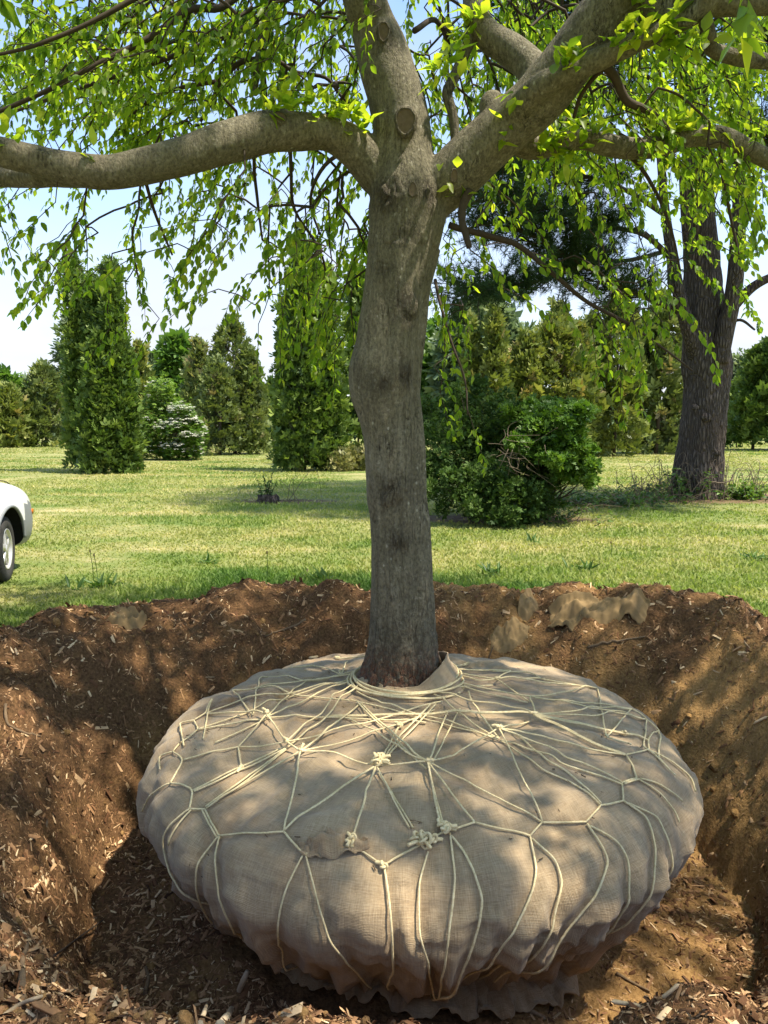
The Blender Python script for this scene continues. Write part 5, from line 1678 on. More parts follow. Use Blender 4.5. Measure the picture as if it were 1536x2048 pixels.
shrub('leafy_shrub', [(1090, 850, 82, 50, 0), (1130, 885, 60, 44, -0.2), (1060, 835, 50, 36, 0.3), (1150, 920, 42, 42, -0.3), (1120, 845, 56, 36, 0.2), (1170, 935, 26, 34, -0.3)],
      12.3, 1075, 1010, M_BRIGHT, 'bright green arching shrub growing over the dark evergreen bush', 0.066, 14000, stems=10, seed=9, gap=0.2)
# a spray of bare grey twigs in front of the bush
P0 = pix(1020, 900, 11.7)
parts = []
for _ in range(34):
    s0 = P0 + rng.normal(0, 0.18, 3)
    e = s0 + np.array((rng.uniform(-0.15, 0.55), rng.normal(0, 0.15), rng.uniform(-0.35, 0.38)))
    m = (s0 + e) / 2 + rng.normal(0, 0.07, 3)
    V, F = tube(smooth_line(np.array([s0, m, e]), 5), np.linspace(0.006, 0.002, 11), 5)
    parts.append((V, F, 0.7))
V, F, v = cat(parts)
add('dead_twigs', V, F, M_DRY, bt, smooth=True)
conifer('variegated_shrub', [(705, 28, 903, 941, None), (680, 22, 915, 941, 27.0), (735, 26, 905, 940, 27.4)], M_YELLOW, 'low creamy yellow shrub at the foot of the dense arborvitae', 0.16, 700, cat_='shrub', foot=0.9, p=2.6)
conifer('weed_patch', [(1462, 24, 846, 893, 55.0)], M_BRIGHT, 'light green weeds beside the pine trunk at the far lawn edge', 0.3, 500, cat_='weeds', foot=0.9, p=2.6, wood=False)

# ---- the big pine
def pine():
    Y = 16.9
    rows = [(1394,1000,Y,104),(1394,985,Y,100),(1396,950,Y,93),(1400,900,Y,88),(1404,850,Y,86),(1409,805,Y,84),(1413,765,Y,86),(1412,730,Y,94),(1411,700,Y,90),(1409,650,Y,80),(1406,590,Y,74),(1403,520,Y,68),(1398,440,Y,62),(1394,350,Y,58),(1390,240,Y,52),(1385,100,Y,46),(1380,-100,Y,38),(1370,-350,Y,26),(1360,-600,Y,14)]
    base = gnd(1394, 992)
    t = thing('pine_tree', (base[0], Y, 0), 'big pine with a thick furrowed trunk and dark feathery needles, vines at its foot', 'tree')
    P, r = line_px(rows, 6)
    P = np.vstack([P[0] - (0, 0, 0.3), P]); r = np.append(r[0] * 1.12, r)
    V, F = tube(P, r, 40)
    th = np.arctan2(V[:, 1] - Y, V[:, 0] - base[0])
    q = np.column_stack([np.cos(th) * 3.2, np.sin(th) * 3.2, V[:, 2] * 0.9])
    rd = nrm(np.column_stack([np.cos(th), np.sin(th), np.zeros(len(V))]))
    V = V + rd * (fbm(q, 1.6, 3, 8) * 0.055 + 0.05 * sstep(0.8, 0.0, V[:, 2]) * fbm(q, 0.7, 2, 4))[:, None]
    add('trunk', V, F, M_PINE, t, smooth=True)
    limbs = [
     [(1392,715,16.7,30),(1380,670,16.5,30),(1366,620,16.4,26),(1352,560,16.3,24),(1340,490,16.2,21),(1330,420,16.1,18),(1322,330,16,15),(1310,200,16,10)],
     [(1436,725,16.5,38),(1448,670,16.4,36),(1462,610,16.3,33),(1470,560,16.2,32),(1474,500,16.1,30),(1478,420,16,27),(1482,300,16,20),(1490,150,16,12)],
     [(1440,640,16.8,24),(1465,615,16.7,22),(1490,588,16.6,20),(1515,568,16.5,18),(1560,545,16.4,15),(1640,500,16.2,9)],
     [(1395,560,16.8,26),(1380,500,16.7,24),(1372,430,16.6,20),(1366,350,16.6,16)],
     [(1378,640,16.8,13),(1350,620,16.6,13),(1300,598,16.3,12),(1230,566,15.9,10),(1150,520,15.5,8),(1080,478,15.1,6),(1000,440,14.8,4)],
     [(1345,520,16.3,12),(1290,470,16,11),(1230,455,15.7,9),(1150,432,15.3,8),(1060,405,15,6),(960,395,14.7,4)],
     [(1340,500,16.3,10),(1260,520,16.1,8),(1180,525,15.9,7),(1080,560,15.5,5),(1000,572,15.2,4),(925,590,15,3)],
     [(1330,430,16.1,11),(1250,380,15.8,9),(1160,350,15.4,8),(1060,330,15.1,6),(950,350,14.8,4)],
     [(1385,300,16.6,14),(1300,240,16.2,12),(1200,180,15.8,9),(1100,110,15.4,7),(1000,60,15,5)],
     [(1385,150,16.6,14),(1290,80,16.2,12),(1160,20,15.7,9),(1050,-30,15.2,7)],
     [(1400,380,16.6,14),(1440,330,16.3,11),(1490,290,16,9),(1560,250,15.7,7)],
     [(1390,200,16.6,14),(1450,130,16.2,11),(1520,90,16,9),(1620,40,15.8,7)],
     [(1445,655,16.5,7),(1480,640,16.3,6),(1510,660,16.2,4)], [(1335,470,16.2,7),(1340,640,16.0,4)],
    ]
    pts = []
    for i, rows in enumerate(limbs):
        P, r = line_px(rows, 6)
        V, F = tube(P, np.maximum(r, 0.012), 9)
        add('limb', V, F, M_PINE if r[0] > 0.1 else M_TWIG, t, smooth=True)
        if i >= 4 and i < 12:
            for k in range(len(P) // 3, len(P)): pts.append((P[k], nrm(P[min(k + 1, len(P) - 1)] - P[k - 1])))
    # feathery side shoots
    gg = np.random.default_rng(31)
    tw, nP, nD = [], [], []
    for p, d in pts:
        for s in (-1, 1):
            for _ in range(3):
                side = nrm(np.cross(d, (0, 0, 1.0)) * s + d * gg.uniform(0.1, 0.9) + np.array((0, 0, gg.normal(0.05, 0.28))))
                L = gg.uniform(0.5, 1.5)
                q = [p]
                dd = side.copy()
                for j in range(6):
                    dd = nrm(dd + gg.normal(0, 0.16, 3) + (0, 0, 0.03))
                    q.append(q[-1] + dd * L / 6)
                    if j > 0:
                        for _k in range(3):
                            nP.append(q[-1] + gg.normal(0, 0.05, 3)); nD.append(nrm(dd + gg.normal(0, 0.5, 3)))
                V, F = tube(np.array(q), np.linspace(0.014, 0.004, 7), 4, caps=False)
                tw.append((V, F, 0.5))
    # upper crown, out of the picture
    c0 = np.array((7.0, 15.2, 12.6))
    k = 2600
    q = nrm(gg.normal(0, 1, (k, 3))) * gg.random((k, 1)) ** 0.4
    U = c0 + q * np.array((5.6, 5.0, 5.2))
    px, py, dd = project(U)
    inframe = (px > -50) & (px < 1580) & (py > 0)
    U = U[~inframe | (gg.random(k) < 0.30)]
    nP = np.vstack([np.array(nP), U]); nD = np.vstack([np.array(nD), nrm(gg.normal(0, 1, (len(U), 3)))])
    tuft = []
    for j in range(13):
        d = nrm(gg.normal(0, 0.75, 3) + np.array((0, 0.8, 0)))
        s = nrm(np.cross(d, gg.normal(0, 1, 3))) * 0.030
        tuft.append((np.array([-s, s, d]), [np.array([(0, 1, 2)])], 0.5))
    tV, tF, _ = cat(tuft)
    sz = np.concatenate([gg.uniform(0.13, 0.21, len(nP) - len(U)), gg.uniform(0.5, 0.9, len(U))])
    V, F, v = inst(tV, tF, frames(nD, nrm(gg.normal(0, 1, nD.shape))), nP, sz, np.clip(gg.normal(0.5, 0.25, len(nP)), 0, 1))
    add('needles', V, F, M_NEEDLE, t, var=v, kind='stuff')
    V, F, v = cat(tw)
    add('twigs', V, F, M_TWIG, t, smooth=True, kind='stuff')
    # knots in the bark
    for px, py, rr in ((1413, 835, 0.13), (1432, 748, 0.11), (1390, 815, 0.09), (1434, 905, 0.1)):
        c = pix(px, py, Y - 0.47)
        V, F = ball_mesh(c, rr, (1, 0.5, 0.8))
        V = V + fbm(V, 9, 2, 4)[:, None] * 0.03
        add('bark_knot', V, F, M_PINE, t, smooth=True)
    # a dead vine girdling the foot
    aa = np.linspace(R(200), R(345), 40)
    P = np.column_stack([base[0] + 0.56 * np.cos(aa), Y + 0.56 * np.sin(aa), 0.62 - 0.24 * np.sin((aa - aa[0]) * 1.1)])
    V, F = tube(P + gg.normal(0, 0.006, P.shape), 0.016, 6)
    add('vine', V, F, M_DRY, t, smooth=True)
    return base
pine_base = pine()

def weed_clump(name, x, y, r, h, n, label, leaf=0.06, dry=0, cat_='weeds', group=None, seed=1, mat=None):
    gg = np.random.default_rng(seed)
    t = thing(name, (x, y, 0), label, cat_, group)
    parts, st = [], []
    for _ in range(n):
        b = np.array((x + gg.normal(0, r * 0.5), y + gg.normal(0, r * 0.4), 0))
        hh = h * gg.uniform(0.4, 1.0)
        e = b + np.array((gg.normal(0, r * 0.35), gg.normal(0, r * 0.3), hh))
        P = smooth_line(np.array([b, (b + e) / 2 + (0, 0, hh * 0.12), e]), 4)
        V, F = tube(P, np.linspace(0.006, 0.002, len(P)), 4, caps=False)
        st.append((V, F, 0.5))
        k = 12
        f = gg.random(k)
        Q = b + (e - b) * f[:, None] + gg.normal(0, 0.015, (k, 3)) + np.array((0, 0, 1)) * (0.12 * hh * 4 * f * (1 - f) * 0.5)[:, None]
        d = nrm(gg.normal(0, 1, (k, 3)) * np.array((1, 1, 0.4)) + (0, 0, 0.25))
        parts.append(inst(VARS[0][0], VARS[0][1], frames(d, nrm(np.array((0, 0, 1.0)) + gg.normal(0, 0.4, (k, 3)))), Q, leaf * gg.uniform(0.6, 1.4, k), gg.random(k)))
    if dry:
        for _ in range(dry):                      # arching dead stems
            b = np.array((x + gg.normal(0, r * 0.7), y + gg.normal(0, r * 0.4), 0))
            a = gg.random() * 6.28; L = gg.uniform(0.3, 1.0) * max(r, 0.5) * 1.4
            e = b + np.array((math.cos(a) * L, math.sin(a) * L * 0.5, gg.uniform(0.0, h * 1.2)))
            m = (b + e) / 2 + (gg.normal(0, 0.06), 0, gg.uniform(0.3, 1.0) * h)
            V, F = tube(smooth_line(np.array([b, m, e]), 7), np.linspace(0.008, 0.003, 15), 4, caps=False)
            st.append((V, F, 0.5))
    V, F, v = cat(parts); add('foliage', V, F, mat or M_WEED, t, smooth=True, var=v)
    V, F, v = cat(st); add('stalks', V, F, M_DRY, t, smooth=True)
    return t
bx, by = pine_base[0], pine_base[1]
weed_clump('weed_clump', bx - 0.55, by - 0.75, 0.75, 0.75, 50, 'tangle of weeds and dead stems against the near side of the pine trunk', 0.10, 46, seed=2)
weed_clump('weed_clump', bx - 1.5, by - 0.9, 0.7, 0.45, 40, 'low green weeds mixed with dry stems beside the pine', 0.09, 40, seed=3)
weed_clump('weed_clump', bx + 0.65, by - 0.9, 0.4, 0.40, 34, 'small dark leafy weed on the outer side of the pine trunk', 0.12, 6, seed=4, mat=M_BRIGHT)
weed_clump('weed_clump', bx + 1.0, by - 0.5, 0.7, 0.6, 12, 'sparse arching dead stems beyond the pine trunk', 0.10, 30, seed=5)
c = gnd(1215, 1010); weed_clump('weed_clump', c[0], c[1], 1.3, 0.30, 120, 'wide low patch of leafy weeds between the bush and the pine', 0.09, 10, seed=6)
c = gnd(1060, 1042); weed_clump('weed_clump', c[0], c[1], 1.0, 0.26, 50, 'low weeds along the front edge of the dark bush', 0.08, 14, seed=7)

# ---- tree stump with a young shoot
def stump():
    g = gnd(536, 1003)
    t = thing('tree_stump', g, 'low rotten tree stump with a leafy shoot growing from it', 'stump')
    gg = np.random.default_rng(8)
    nu, nv = 30, 9
    a = np.linspace(0, 2 * math.pi, nu, endpoint=False); tz = np.linspace(0, 1, nv)
    A, T = np.meshgrid(a, tz, indexing='ij')
    q = np.column_stack([np.cos(A).ravel() * 2, np.sin(A).ravel() * 2, T.ravel()])
    n = fbm(q, 1.6, 3, 5).reshape(A.shape)
    rr = 0.20 + 0.06 * (1 - T) + 0.07 * n
    V = np.stack([g[0] + rr * np.cos(A), g[1] + rr * np.sin(A), -0.03 + T * (0.17 + 0.09 * n)], 2).reshape(-1, 3)
    V = np.vstack([V, [g[0], g[1], 0.10]])
    top = np.arange(nu) * nv + nv - 1
    F2 = np.stack([top, np.roll(top, -1), np.full(nu, nu * nv)], 1)
    add('stump_wood', V, [grid_faces(nu, nv, True)[:, ::-1][:, ::-1], F2], M_PINE, t, smooth=False)
    parts, st = [], []
    for _ in range(9):
        b = g + np.append(gg.normal(0.02, 0.07, 2), 0.1); e = b + np.array((gg.normal(0, 0.12), gg.normal(0, 0.1), gg.uniform(0.25, 0.62)))
        V, F = tube(np.array([b, (b + e) / 2, e]), [0.008, 0.006, 0.003], 5); st.append((V, F, 0.5))
        k = 16; f = gg.random(k)
        d = nrm(gg.normal(0, 1, (k, 3)) * np.array((1, 1, 0.5)))
        parts.append(inst(VARS[0][0], VARS[0][1], frames(d, nrm(np.array((0, 0, 1.0)) + gg.normal(0, 0.4, (k, 3)))), b + (e - b) * f[:, None], gg.uniform(0.05, 0.10, k), gg.random(k)))
    V, F, v = cat(parts); add('shoot_leaves', V, F, M_WEED, t, smooth=True, var=v)
    V, F, v = cat(st); add('shoot_stem', V, F, M_TWIG, t, smooth=True)
    arcs = []
    for px, py, ex, ey, mx_, my_ in ((575, 1000, 600, 950, 582, 962), (575, 1004, 645, 1003, 628, 938), (590, 1002, 590, 950, 586, 970), (535, 990, 527, 944, 540, 965), (510, 1006, 470, 1000, 488, 975), (600, 1004, 570, 985, 560, 960)):
        A_, B_, C_ = gnd(px, py), pix(ex, ey, g[1] + 0.1), pix(mx_, my_, g[1])
        V, F = tube(smooth_line(np.array([A_, C_, B_]), 7), np.linspace(0.007, 0.003, 15), 4); arcs.append((V, F, 0.5))
    for _ in range(40):
        b = g + np.array((gg.normal(0.25, 0.35), gg.normal(-0.05, 0.12), 0.01)); aa = gg.random() * 6.28; L = gg.uniform(0.1, 0.35)
        V, F = tube(np.array([b, b + (math.cos(aa) * L * .5, math.sin(aa) * L * .4, 0.04), b + (math.cos(aa) * L, math.sin(aa) * L, 0.01)]), 0.004, 4); arcs.append((V, F, 0.5))
    V, F, v = cat(arcs); add('dead_stems', V, F, M_DRY, t, smooth=True)
stump()

def stalks():
    for i, (px, py, top) in enumerate(((188, 1168, 1102), (196, 1168, 1110), (534, 1165, 1105), (1222, 1115, 1085))):
        g = gnd(px, py)
        t = thing('seed_stalk', g, ['taller of two plantain stalks with dark heads in the grass near the car', 'shorter of two plantain stalks with dark heads in the grass near the car', 'single thin seed stalk in the grass behind the highest mound', 'thin seed stalk in the grass near the burlap scrap'][i], 'weed', 'thin seed stalks in the grass')
        e = pix(px - (8 if i < 2 else 0), top, g[1])
        V, F = tube(smooth_line(np.array([g, (g + e) / 2 + (0.006, 0, 0), e]), 5), 0.0035, 5)
        add('stalk', V, F, M_WEED, t, smooth=True, var=0.3)
        V, F = ball_mesh(e, 0.011, (0.7, 0.7, 1.7)); add('seed_head', V, F, M_STICK, t, smooth=True, var=0.1)
    # clumps of taller grass and plantain leaves at the lawn's edge
    for i, (px, py, n_) in enumerate(((210, 1175, 26), (160, 1178, 16), (985, 1150, 18), (1165, 1140, 18), (640, 1160, 20), (1510, 1120, 24), (1060, 1085, 10), (420, 1128, 14))):
        g = gnd(px, py); gg = np.random.default_rng(i + 50)
        labs = ['tuft of broad green leaves nearest the car', 'grass tuft just beyond the small dark mound', 'grass tuft at the lawn edge close to the trunk', 'grass tuft beyond the crumpled burlap scrap', 'tuft of long grass behind the highest mulch mound', 'tall grass tuft in the lawn in front of the pine', 'small weed tuft in the lawn below the bush', 'leafy tuft on a dry patch of lawn']
        d = nrm(gg.normal(0, 1, (n_, 3)) * np.array((0.8, 0.8, 0.3)) + (0, 0, 0.9))
        Q = g + np.column_stack([gg.normal(0, 0.06, (n_, 2)), np.zeros(n_)])
        LV = VARS[0][0] * np.array((0.42, 1, 1)); 
        V, F, v = inst(LV, VARS[0][1], frames(d, nrm(np.array((0, -0.5, 1.0)) + gg.normal(0, 0.4, (n_, 3)))), Q, gg.uniform(0.09, 0.18, n_), gg.random(n_))
        o = add('grass_tuft', V, F, M_WEED, base=g, smooth=True, var=v)
        tag(o, labs[i], 'grass tuft', 'taller tufts in the lawn')
stalks()
# ------------------------------------------------------------------ parked car at the picture's edge
def car():
    hd = nrm(np.array((-0.12, 0.99, 0)))
    lf_ = np.array((-hd[1], hd[0], 0))
    hub = np.array((-3.93, 7.58, 0.0))
    org = hub + lf_ * 0.83                         # middle of the front axle
    W = lambda L: org + np.outer(np.atleast_2d(L)[:, 0], hd) + np.outer(np.atleast_2d(L)[:, 1], lf_) + np.outer(np.atleast_2d(L)[:, 2], (0, 0, 1.0))
    M_WHITE, M_GREY = mat_carpaint(), plain('grey_bumper_plastic', (0.19, 0.20, 0.205), 0.45, 0.4, nscale=60, namt=0.08)
    M_TYRE, M_RIM = plain('tyre_rubber', (0.042, 0.040, 0.037), 0.85, 0.25, nscale=40, namt=0.25), plain('alloy_rim', (0.55, 0.54, 0.51), 0.35, 0.5, 0.55, nscale=20, namt=0.08)
    M_AMBER, M_DARK = plain('amber_lens', (0.62, 0.17, 0.02), 0.2, 0.5), plain('black_wheel_well', (0.012, 0.012, 0.012), 0.9, 0.1)
    M_GLS, M_LENS = mat_glass(), plain('headlight_lens', (0.62, 0.65, 0.68), 0.1, 0.6)
    t = thing('parked_car', org, 'white car with grey bumper and alloy wheels parked on the lawn', 'car')
    # body: cross-sections along the car (x, half width, sill z, shoulder z, top z)
    ST = [(0.93, .60, .36, .66, .70), (0.88, .78, .30, .76, .80), (0.77, .875, .27, .84, .89), (0.60, .91, .26, .92, .97), (0.35, .91, .30, .98, 1.04), (0.0, .905, .36, 1.01, 1.07), (-0.5, .91, .36, 1.02, 1.10),
          (-1.0, .91, .36, 1.02, 1.11), (-2.0, .91, .36, 1.02, 1.10), (-3.0, .90, .38, 1.02, 1.09), (-3.4, .86, .42, .99, 1.06), (-3.55, .72, .48, .92, .98)]
    sec = []
    for x, w, zb, zs, zt in ST:
        half = [(0.0, zb), (w * 0.80, zb), (w * 0.96, zb + 0.06), (w, zb + (zs - zb) * 0.45), (w * 0.985, zs - 0.10), (w * 0.93, zs), (w * 0.80, zt - 0.012), (w * 0.4, zt + 0.012), (0.0, zt + 0.02)]
        ring_ = half + [(-a, b) for a, b in half[-2:0:-1]]
        sec.append([(x, a, b) for a, b in ring_])
    k = len(sec[0])
    L = np.array(sec).reshape(-1, 3)
    F4 = np.concatenate([np.stack([i * k + np.arange(k), i * k + (np.arange(k) + 1) % k, (i + 1) * k + (np.arange(k) + 1) % k, (i + 1) * k + np.arange(k)], 1) for i in range(len(sec) - 1)])
    me = bpy.data.meshes.new('tmpb')
    me.from_pydata(W(L).tolist(), [], F4.tolist() + [list(range(k)), list(range((len(sec) - 1) * k, len(sec) * k))[::-1]])
    bm = bmesh.new(); bm.from_mesh(me); bmesh.ops.recalc_face_normals(bm, faces=bm.faces); bm.to_mesh(me); bm.free()
    ob = bpy.data.objects.new('tmpb', me); COL.objects.link(ob)
    sb = ob.modifiers.new('s', 'SUBSURF'); sb.levels = 2; sb.render_levels = 2
    cut = []
    th = np.linspace(0, 2 * math.pi, 48, endpoint=False)
    for ax in (0.0, -2.62):
        for sd in (-1, 1):
            Lc = np.array([(ax + 0.425 * math.cos(a), sd * y, 0.36 + 0.425 * math.sin(a)) for y in (0.62, 1.2) for a in th])
            cm = bpy.data.meshes.new('tmpc')
            n = 48
            cm.from_pydata(W(Lc).tolist(), [], [[i, (i + 1) % n, n + (i + 1) % n, n + i] for i in range(n)] + [list(range(n))[::-1], list(range(n, 2 * n))])
            bm = bmesh.new(); bm.from_mesh(cm); bmesh.ops.recalc_face_normals(bm, faces=bm.faces); bm.to_mesh(cm); bm.free()
            co = bpy.data.objects.new('tmpc', cm); COL.objects.link(co); cut.append(co)
            b = ob.modifiers.new('b', 'BOOLEAN'); b.operation = 'DIFFERENCE'; b.object = co; b.solver = 'EXACT'
    dg = bpy.context.evaluated_depsgraph_get()
    me2 = bpy.data.meshes.new_from_object(ob.evaluated_get(dg))
    V = np.array([v.co for v in me2.vertices])
    loc = np.column_stack([(V - org) @ hd, (V - org) @ lf_, V[:, 2]])
    polys = [tuple(p.vertices) for p in me2.polygons]
    for o in cut + [ob]: bpy.data.objects.remove(o)
    groups = {'body': [], 'bumper': [], 'wheel_well': []}
    for p in polys:
        c = loc[list(p)].mean(0)
        r_w = min(math.hypot(c[0], c[2] - 0.36), math.hypot(c[0] + 2.62, c[2] - 0.36))
        n_ = np.cross(loc[p[1]] - loc[p[0]], loc[p[2]] - loc[p[0]])
        if r_w < 0.43 and abs(c[1]) < 0.915 and (abs(abs(c[1]) - 0.62) < 0.01 or r_w > 0.41 and abs(nrm(n_)[1]) < 0.5): groups['wheel_well'].append(p)
        elif (c[0] > 0.38 and c[2] < 0.775) or c[2] < 0.50: groups['bumper'].append(p)
        else: groups['body'].append(p)
    wells = {}
    for p in groups['wheel_well']:
        c = loc[list(p)].mean(0)
        wells.setdefault((c[0] > -1.3, c[1] > 0), []).append(p)
    for nm, mt, ps in [('body', M_WHITE, groups['body']), ('bumper', M_GREY, groups['bumper'])] + [('wheel_well', M_DARK, w_) for w_ in wells.values()]:
        u = sorted({i for p in ps for i in p}); mp_ = {i: j for j, i in enumerate(u)}
        m_ = bpy.data.meshes.new(nm)
        m_.from_pydata((V[u] - org).tolist(), [], [[mp_[i] for i in p] for p in ps])
        m_.polygons.foreach_set('use_smooth', np.ones(len(ps), bool))
        m_.materials.append(mt)
        o = bpy.data.objects.new(nm, m_); COL.objects.link(o); o.parent = t
    # cabin
    CB = [(-0.62, .80, 1.10, .78, 1.12), (-1.30, .80, 1.10, .66, 1.62), (-1.7, .80, 1.10, .67, 1.69), (-2.9, .80, 1.09, .66, 1.67), (-3.40, .78, 1.05, .70, 1.12)]
    Lc = np.array([[(x, -w, zb), (x, -w2, zt), (x, -w2 * .6, zt + .03), (x, w2 * .6, zt + .03), (x, w2, zt), (x, w, zb)] for x, w, zb, w2, zt in CB]).reshape(-1, 3)
    gf = grid_faces(len(CB), 6)
    roof_f = [f for f in gf if Lc[f][:, 2].min() > 1.5]; glass_f = [f for f in gf if Lc[f][:, 2].min() <= 1.5]
    add('roof', W(Lc), [np.array(roof_f)], M_WHITE, t, smooth=True)
    add('windows', W(Lc), [np.array(glass_f)], M_GLS, t)
    # wheels
    def lathe(prof, n, fn=None):
        a = np.linspace(0, 2 * math.pi, n, endpoint=False)
        out = []
        for i, (y, r) in enumerate(prof):
            rr = r if fn is None else np.array([fn(i, j, r) for j in range(n)])
            out.append(np.column_stack([rr * np.cos(a), np.full(n, y), rr * np.sin(a)]))
        Vv = np.array(out).reshape(-1, 3)
        i = np.arange(len(prof) - 1)[:, None] * n; j = np.arange(n)[None]
        return Vv, [np.stack([i + j, i + (j + 1) % n, i + n + (j + 1) % n, i + n + j], 2).reshape(-1, 4)]
    for ax, sd, steer in ((0, -1, 8), (0, 1, 8), (-2.62, -1, 0), (-2.62, 1, 0)):
        st = R(steer); cs, sn = math.cos(st), math.sin(st)
        def WW(L):
            L = np.asarray(L, float)
            x, y, z = L[:, 0], L[:, 1] * (-sd), L[:, 2]       # +y of the wheel model points outwards before the flip
            y = -y if False else y
            X = cs * x - sn * (-y); Yy = sn * x + cs * (-y)
            return W(np.column_stack([ax + X, sd * 0.0 + Yy + sd * 0.745, z + 0.345]))
        tp = [(0.10, 0.215), (0.112, 0.235), (0.115, 0.275), (0.108, 0.318), (0.095, 0.336), (0.075, 0.345), (0.035, 0.345), (0.030, 0.337), (0.022, 0.345), (-0.022, 0.345), (-0.03, 0.337), (-0.035, 0.345), (-0.075, 0.345), (-0.1, 0.332), (-0.112, 0.28), (-0.10, 0.215)]
        Vt, Ft = lathe(tp, 144, lambda i, j, r: r - (0.007 if 4 <= i <= 13 and j % 3 == 0 else 0))
        wh = add('wheel', *[WW(Vt), Ft][0:2], M_TYRE, t)
        rp = [(0.100, 0.214), (0.108, 0.210), (0.104, 0.198), (0.060, 0.190), (0.02, 0.186), (-0.08, 0.186)]
        Vr, Fr = lathe(rp, 64)
        parts = [(Vr, Fr, 0.5)]
        for k5 in range(5):                        # five broad spokes
            a0 = k5 * 2 * math.pi / 5 + 0.3
            sv = []
            for rr, hw, dep_ in ((0.045, 0.036, 0.098), (0.11, 0.030, 0.094), (0.192, 0.040, 0.085)):
                for y in (dep_, dep_ - 0.03):
                    for s_ in (-1, 1): sv.append((rr * math.cos(a0) - s_ * hw * math.sin(a0), y, rr * math.sin(a0) + s_ * hw * math.cos(a0)))
            sv = np.array(sv)
            ff = []
            for b_ in (0, 4): ff += [(b_, b_ + 4, b_ + 5, b_ + 1), (b_ + 2, b_ + 3, b_ + 7, b_ + 6), (b_, b_ + 2, b_ + 6, b_ + 4), (b_ + 1, b_ + 5, b_ + 7, b_ + 3)]
            parts.append((sv, [np.array(ff)], 0.5))
        hv, hf = lathe([(0.108, 0.004), (0.106, 0.03), (0.095, 0.052), (0.06, 0.055)], 24)
        parts.append((hv, hf, 0.5))
        Vr, Fr, _ = cat(parts)
        add('rim', WW(Vr), Fr, M_RIM, wh)
        Vd, Fd = lathe([(0.03, 0.003), (0.03, 0.187)], 32)
        add('brake_disc', WW(Vd), Fd, M_DARK, wh)
    # black lip round the arch, amber marker, headlight
    a = np.linspace(R(6), R(174), 40)
    for ax in (0.0, -2.62):
        P = W(np.column_stack([ax + 0.43 * np.cos(a), -np.interp(ax + 0.43 * np.cos(a), [0.0, 0.35, 0.6], [0.905, 0.89, 0.86]), 0.36 + 0.43 * np.sin(a)]))
        V, F = tube(P, 0.016, 8); add('arch_lip', V, F, M_GREY, t, smooth=True)
    for pts_ in ([(0.80, -0.66, 0.862), (0.45, -0.715, 1.012), (-0.2, -0.735, 1.078), (-0.75, -0.735, 1.10)], [(0.80, 0.66, 0.862), (0.45, 0.715, 1.012), (-0.2, 0.735, 1.078), (-0.75, 0.735, 1.10)], [(-0.72, -0.912, 0.40), (-0.76, -0.918, 0.75), (-0.80, -0.86, 1.03)], [(-1.85, -0.912, 0.40), (-1.85, -0.918, 0.75), (-1.85, -0.86, 1.03)]):
        V, F = tube(W(smooth_line(np.array(pts_), 6)), 0.005, 5); add('panel_gap', V, F, M_DARK, t)
    def pad(name, c, s, mt, rot=0.0):
        V, F = box((0, 0, 0), s, rot); add(name, W(V + np.array(c)), F, mt, t)
    pad('side_marker', (0.66, -0.855, 0.665), (0.10, 0.05, 0.055), M_AMBER, R(-18))
    pad('headlight', (0.80, -0.62, 0.79), (0.10, 0.26, 0.10), M_LENS, R(-35))
    pad('headlight', (0.80, 0.62, 0.79), (0.10, 0.26, 0.10), M_LENS, R(35))
    for sd in (-1, 1): pad('door_mirror', (-0.85, sd * 0.99, 1.15), (0.10, 0.16, 0.12), M_WHITE)
car()

# ------------------------------------------------------------------ scraps, sticks and roots in the dug earth
def scrap(name, px0, py0, px1, py1, w, label, seed, amp=0.10, zoff=0.02, mat=None):
    """a strip of old burlap thrown on the bank, crumpled"""
    A_, B_ = soil_at(px0, py0), soil_at(px1, py1)
    e1 = B_[:2] - A_[:2]; L = np.linalg.norm(e1); e1 = e1 / L; e2 = np.array((-e1[1], e1[0]))
    nu, nv = 90, 34
    U, T = np.meshgrid(np.linspace(0, 1, nu), np.linspace(-0.5, 0.5, nv), indexing='ij')
    q = np.column_stack([U.ravel() * L * 3.2, T.ravel() * w * 3.2, np.full(U.size, seed)])
    n1 = fbm(q, 1.0, 3, seed).reshape(U.shape); n2 = fbm(q * np.array((0.5, 2.2, 1)), 1.5, 2, seed + 4).reshape(U.shape)
    edge_a = 1 + 0.75 * fbm(np.column_stack([U.ravel() * L * 4, np.sign(T.ravel()) * 3.0, np.full(U.size, seed)]), 1.2, 3, seed + 9).reshape(U.shape)
    wid = w * (0.35 + 0.65 * np.sin(np.clip(U * 0.9 + 0.06, 0.0, 1) * math.pi)) * edge_a
    X = A_[0] + e1[0] * U * L + e2[0] * T * wid + n2 * 0.04
    Y = A_[1] + e1[1] * U * L + e2[1] * T * wid + n1 * 0.05
    rid = 1 - np.abs(fbm(q * np.array((0.55, 1.5, 1)), 1.25, 2, seed + 2).reshape(U.shape)) * 3.2   # folds running along the strip
    Z = soil_h(X, Y) + zoff * 0.6 + np.clip(rid, -0.3, 1) * amp * 0.62 + n1 * amp * 0.35
    edge = np.maximum(np.abs(T) * 2, np.abs(U - 0.5) * 2)
    Z = Z - sstep(0.70, 1.0, edge) * (amp * 0.45 + 0.012)
    g = np.array((X.mean(), Y.mean(), Z.min()))
    V = np.stack([X, Y, Z], 2).reshape(-1, 3)
    o = add(name, V, [grid_faces(nu, nv)], mat or M_OLDBURLAP, base=g, smooth=True)
    s_ = o.modifiers.new('thickness', 'SOLIDIFY'); s_.thickness = 0.004
    tag(o, label, 'burlap scrap')
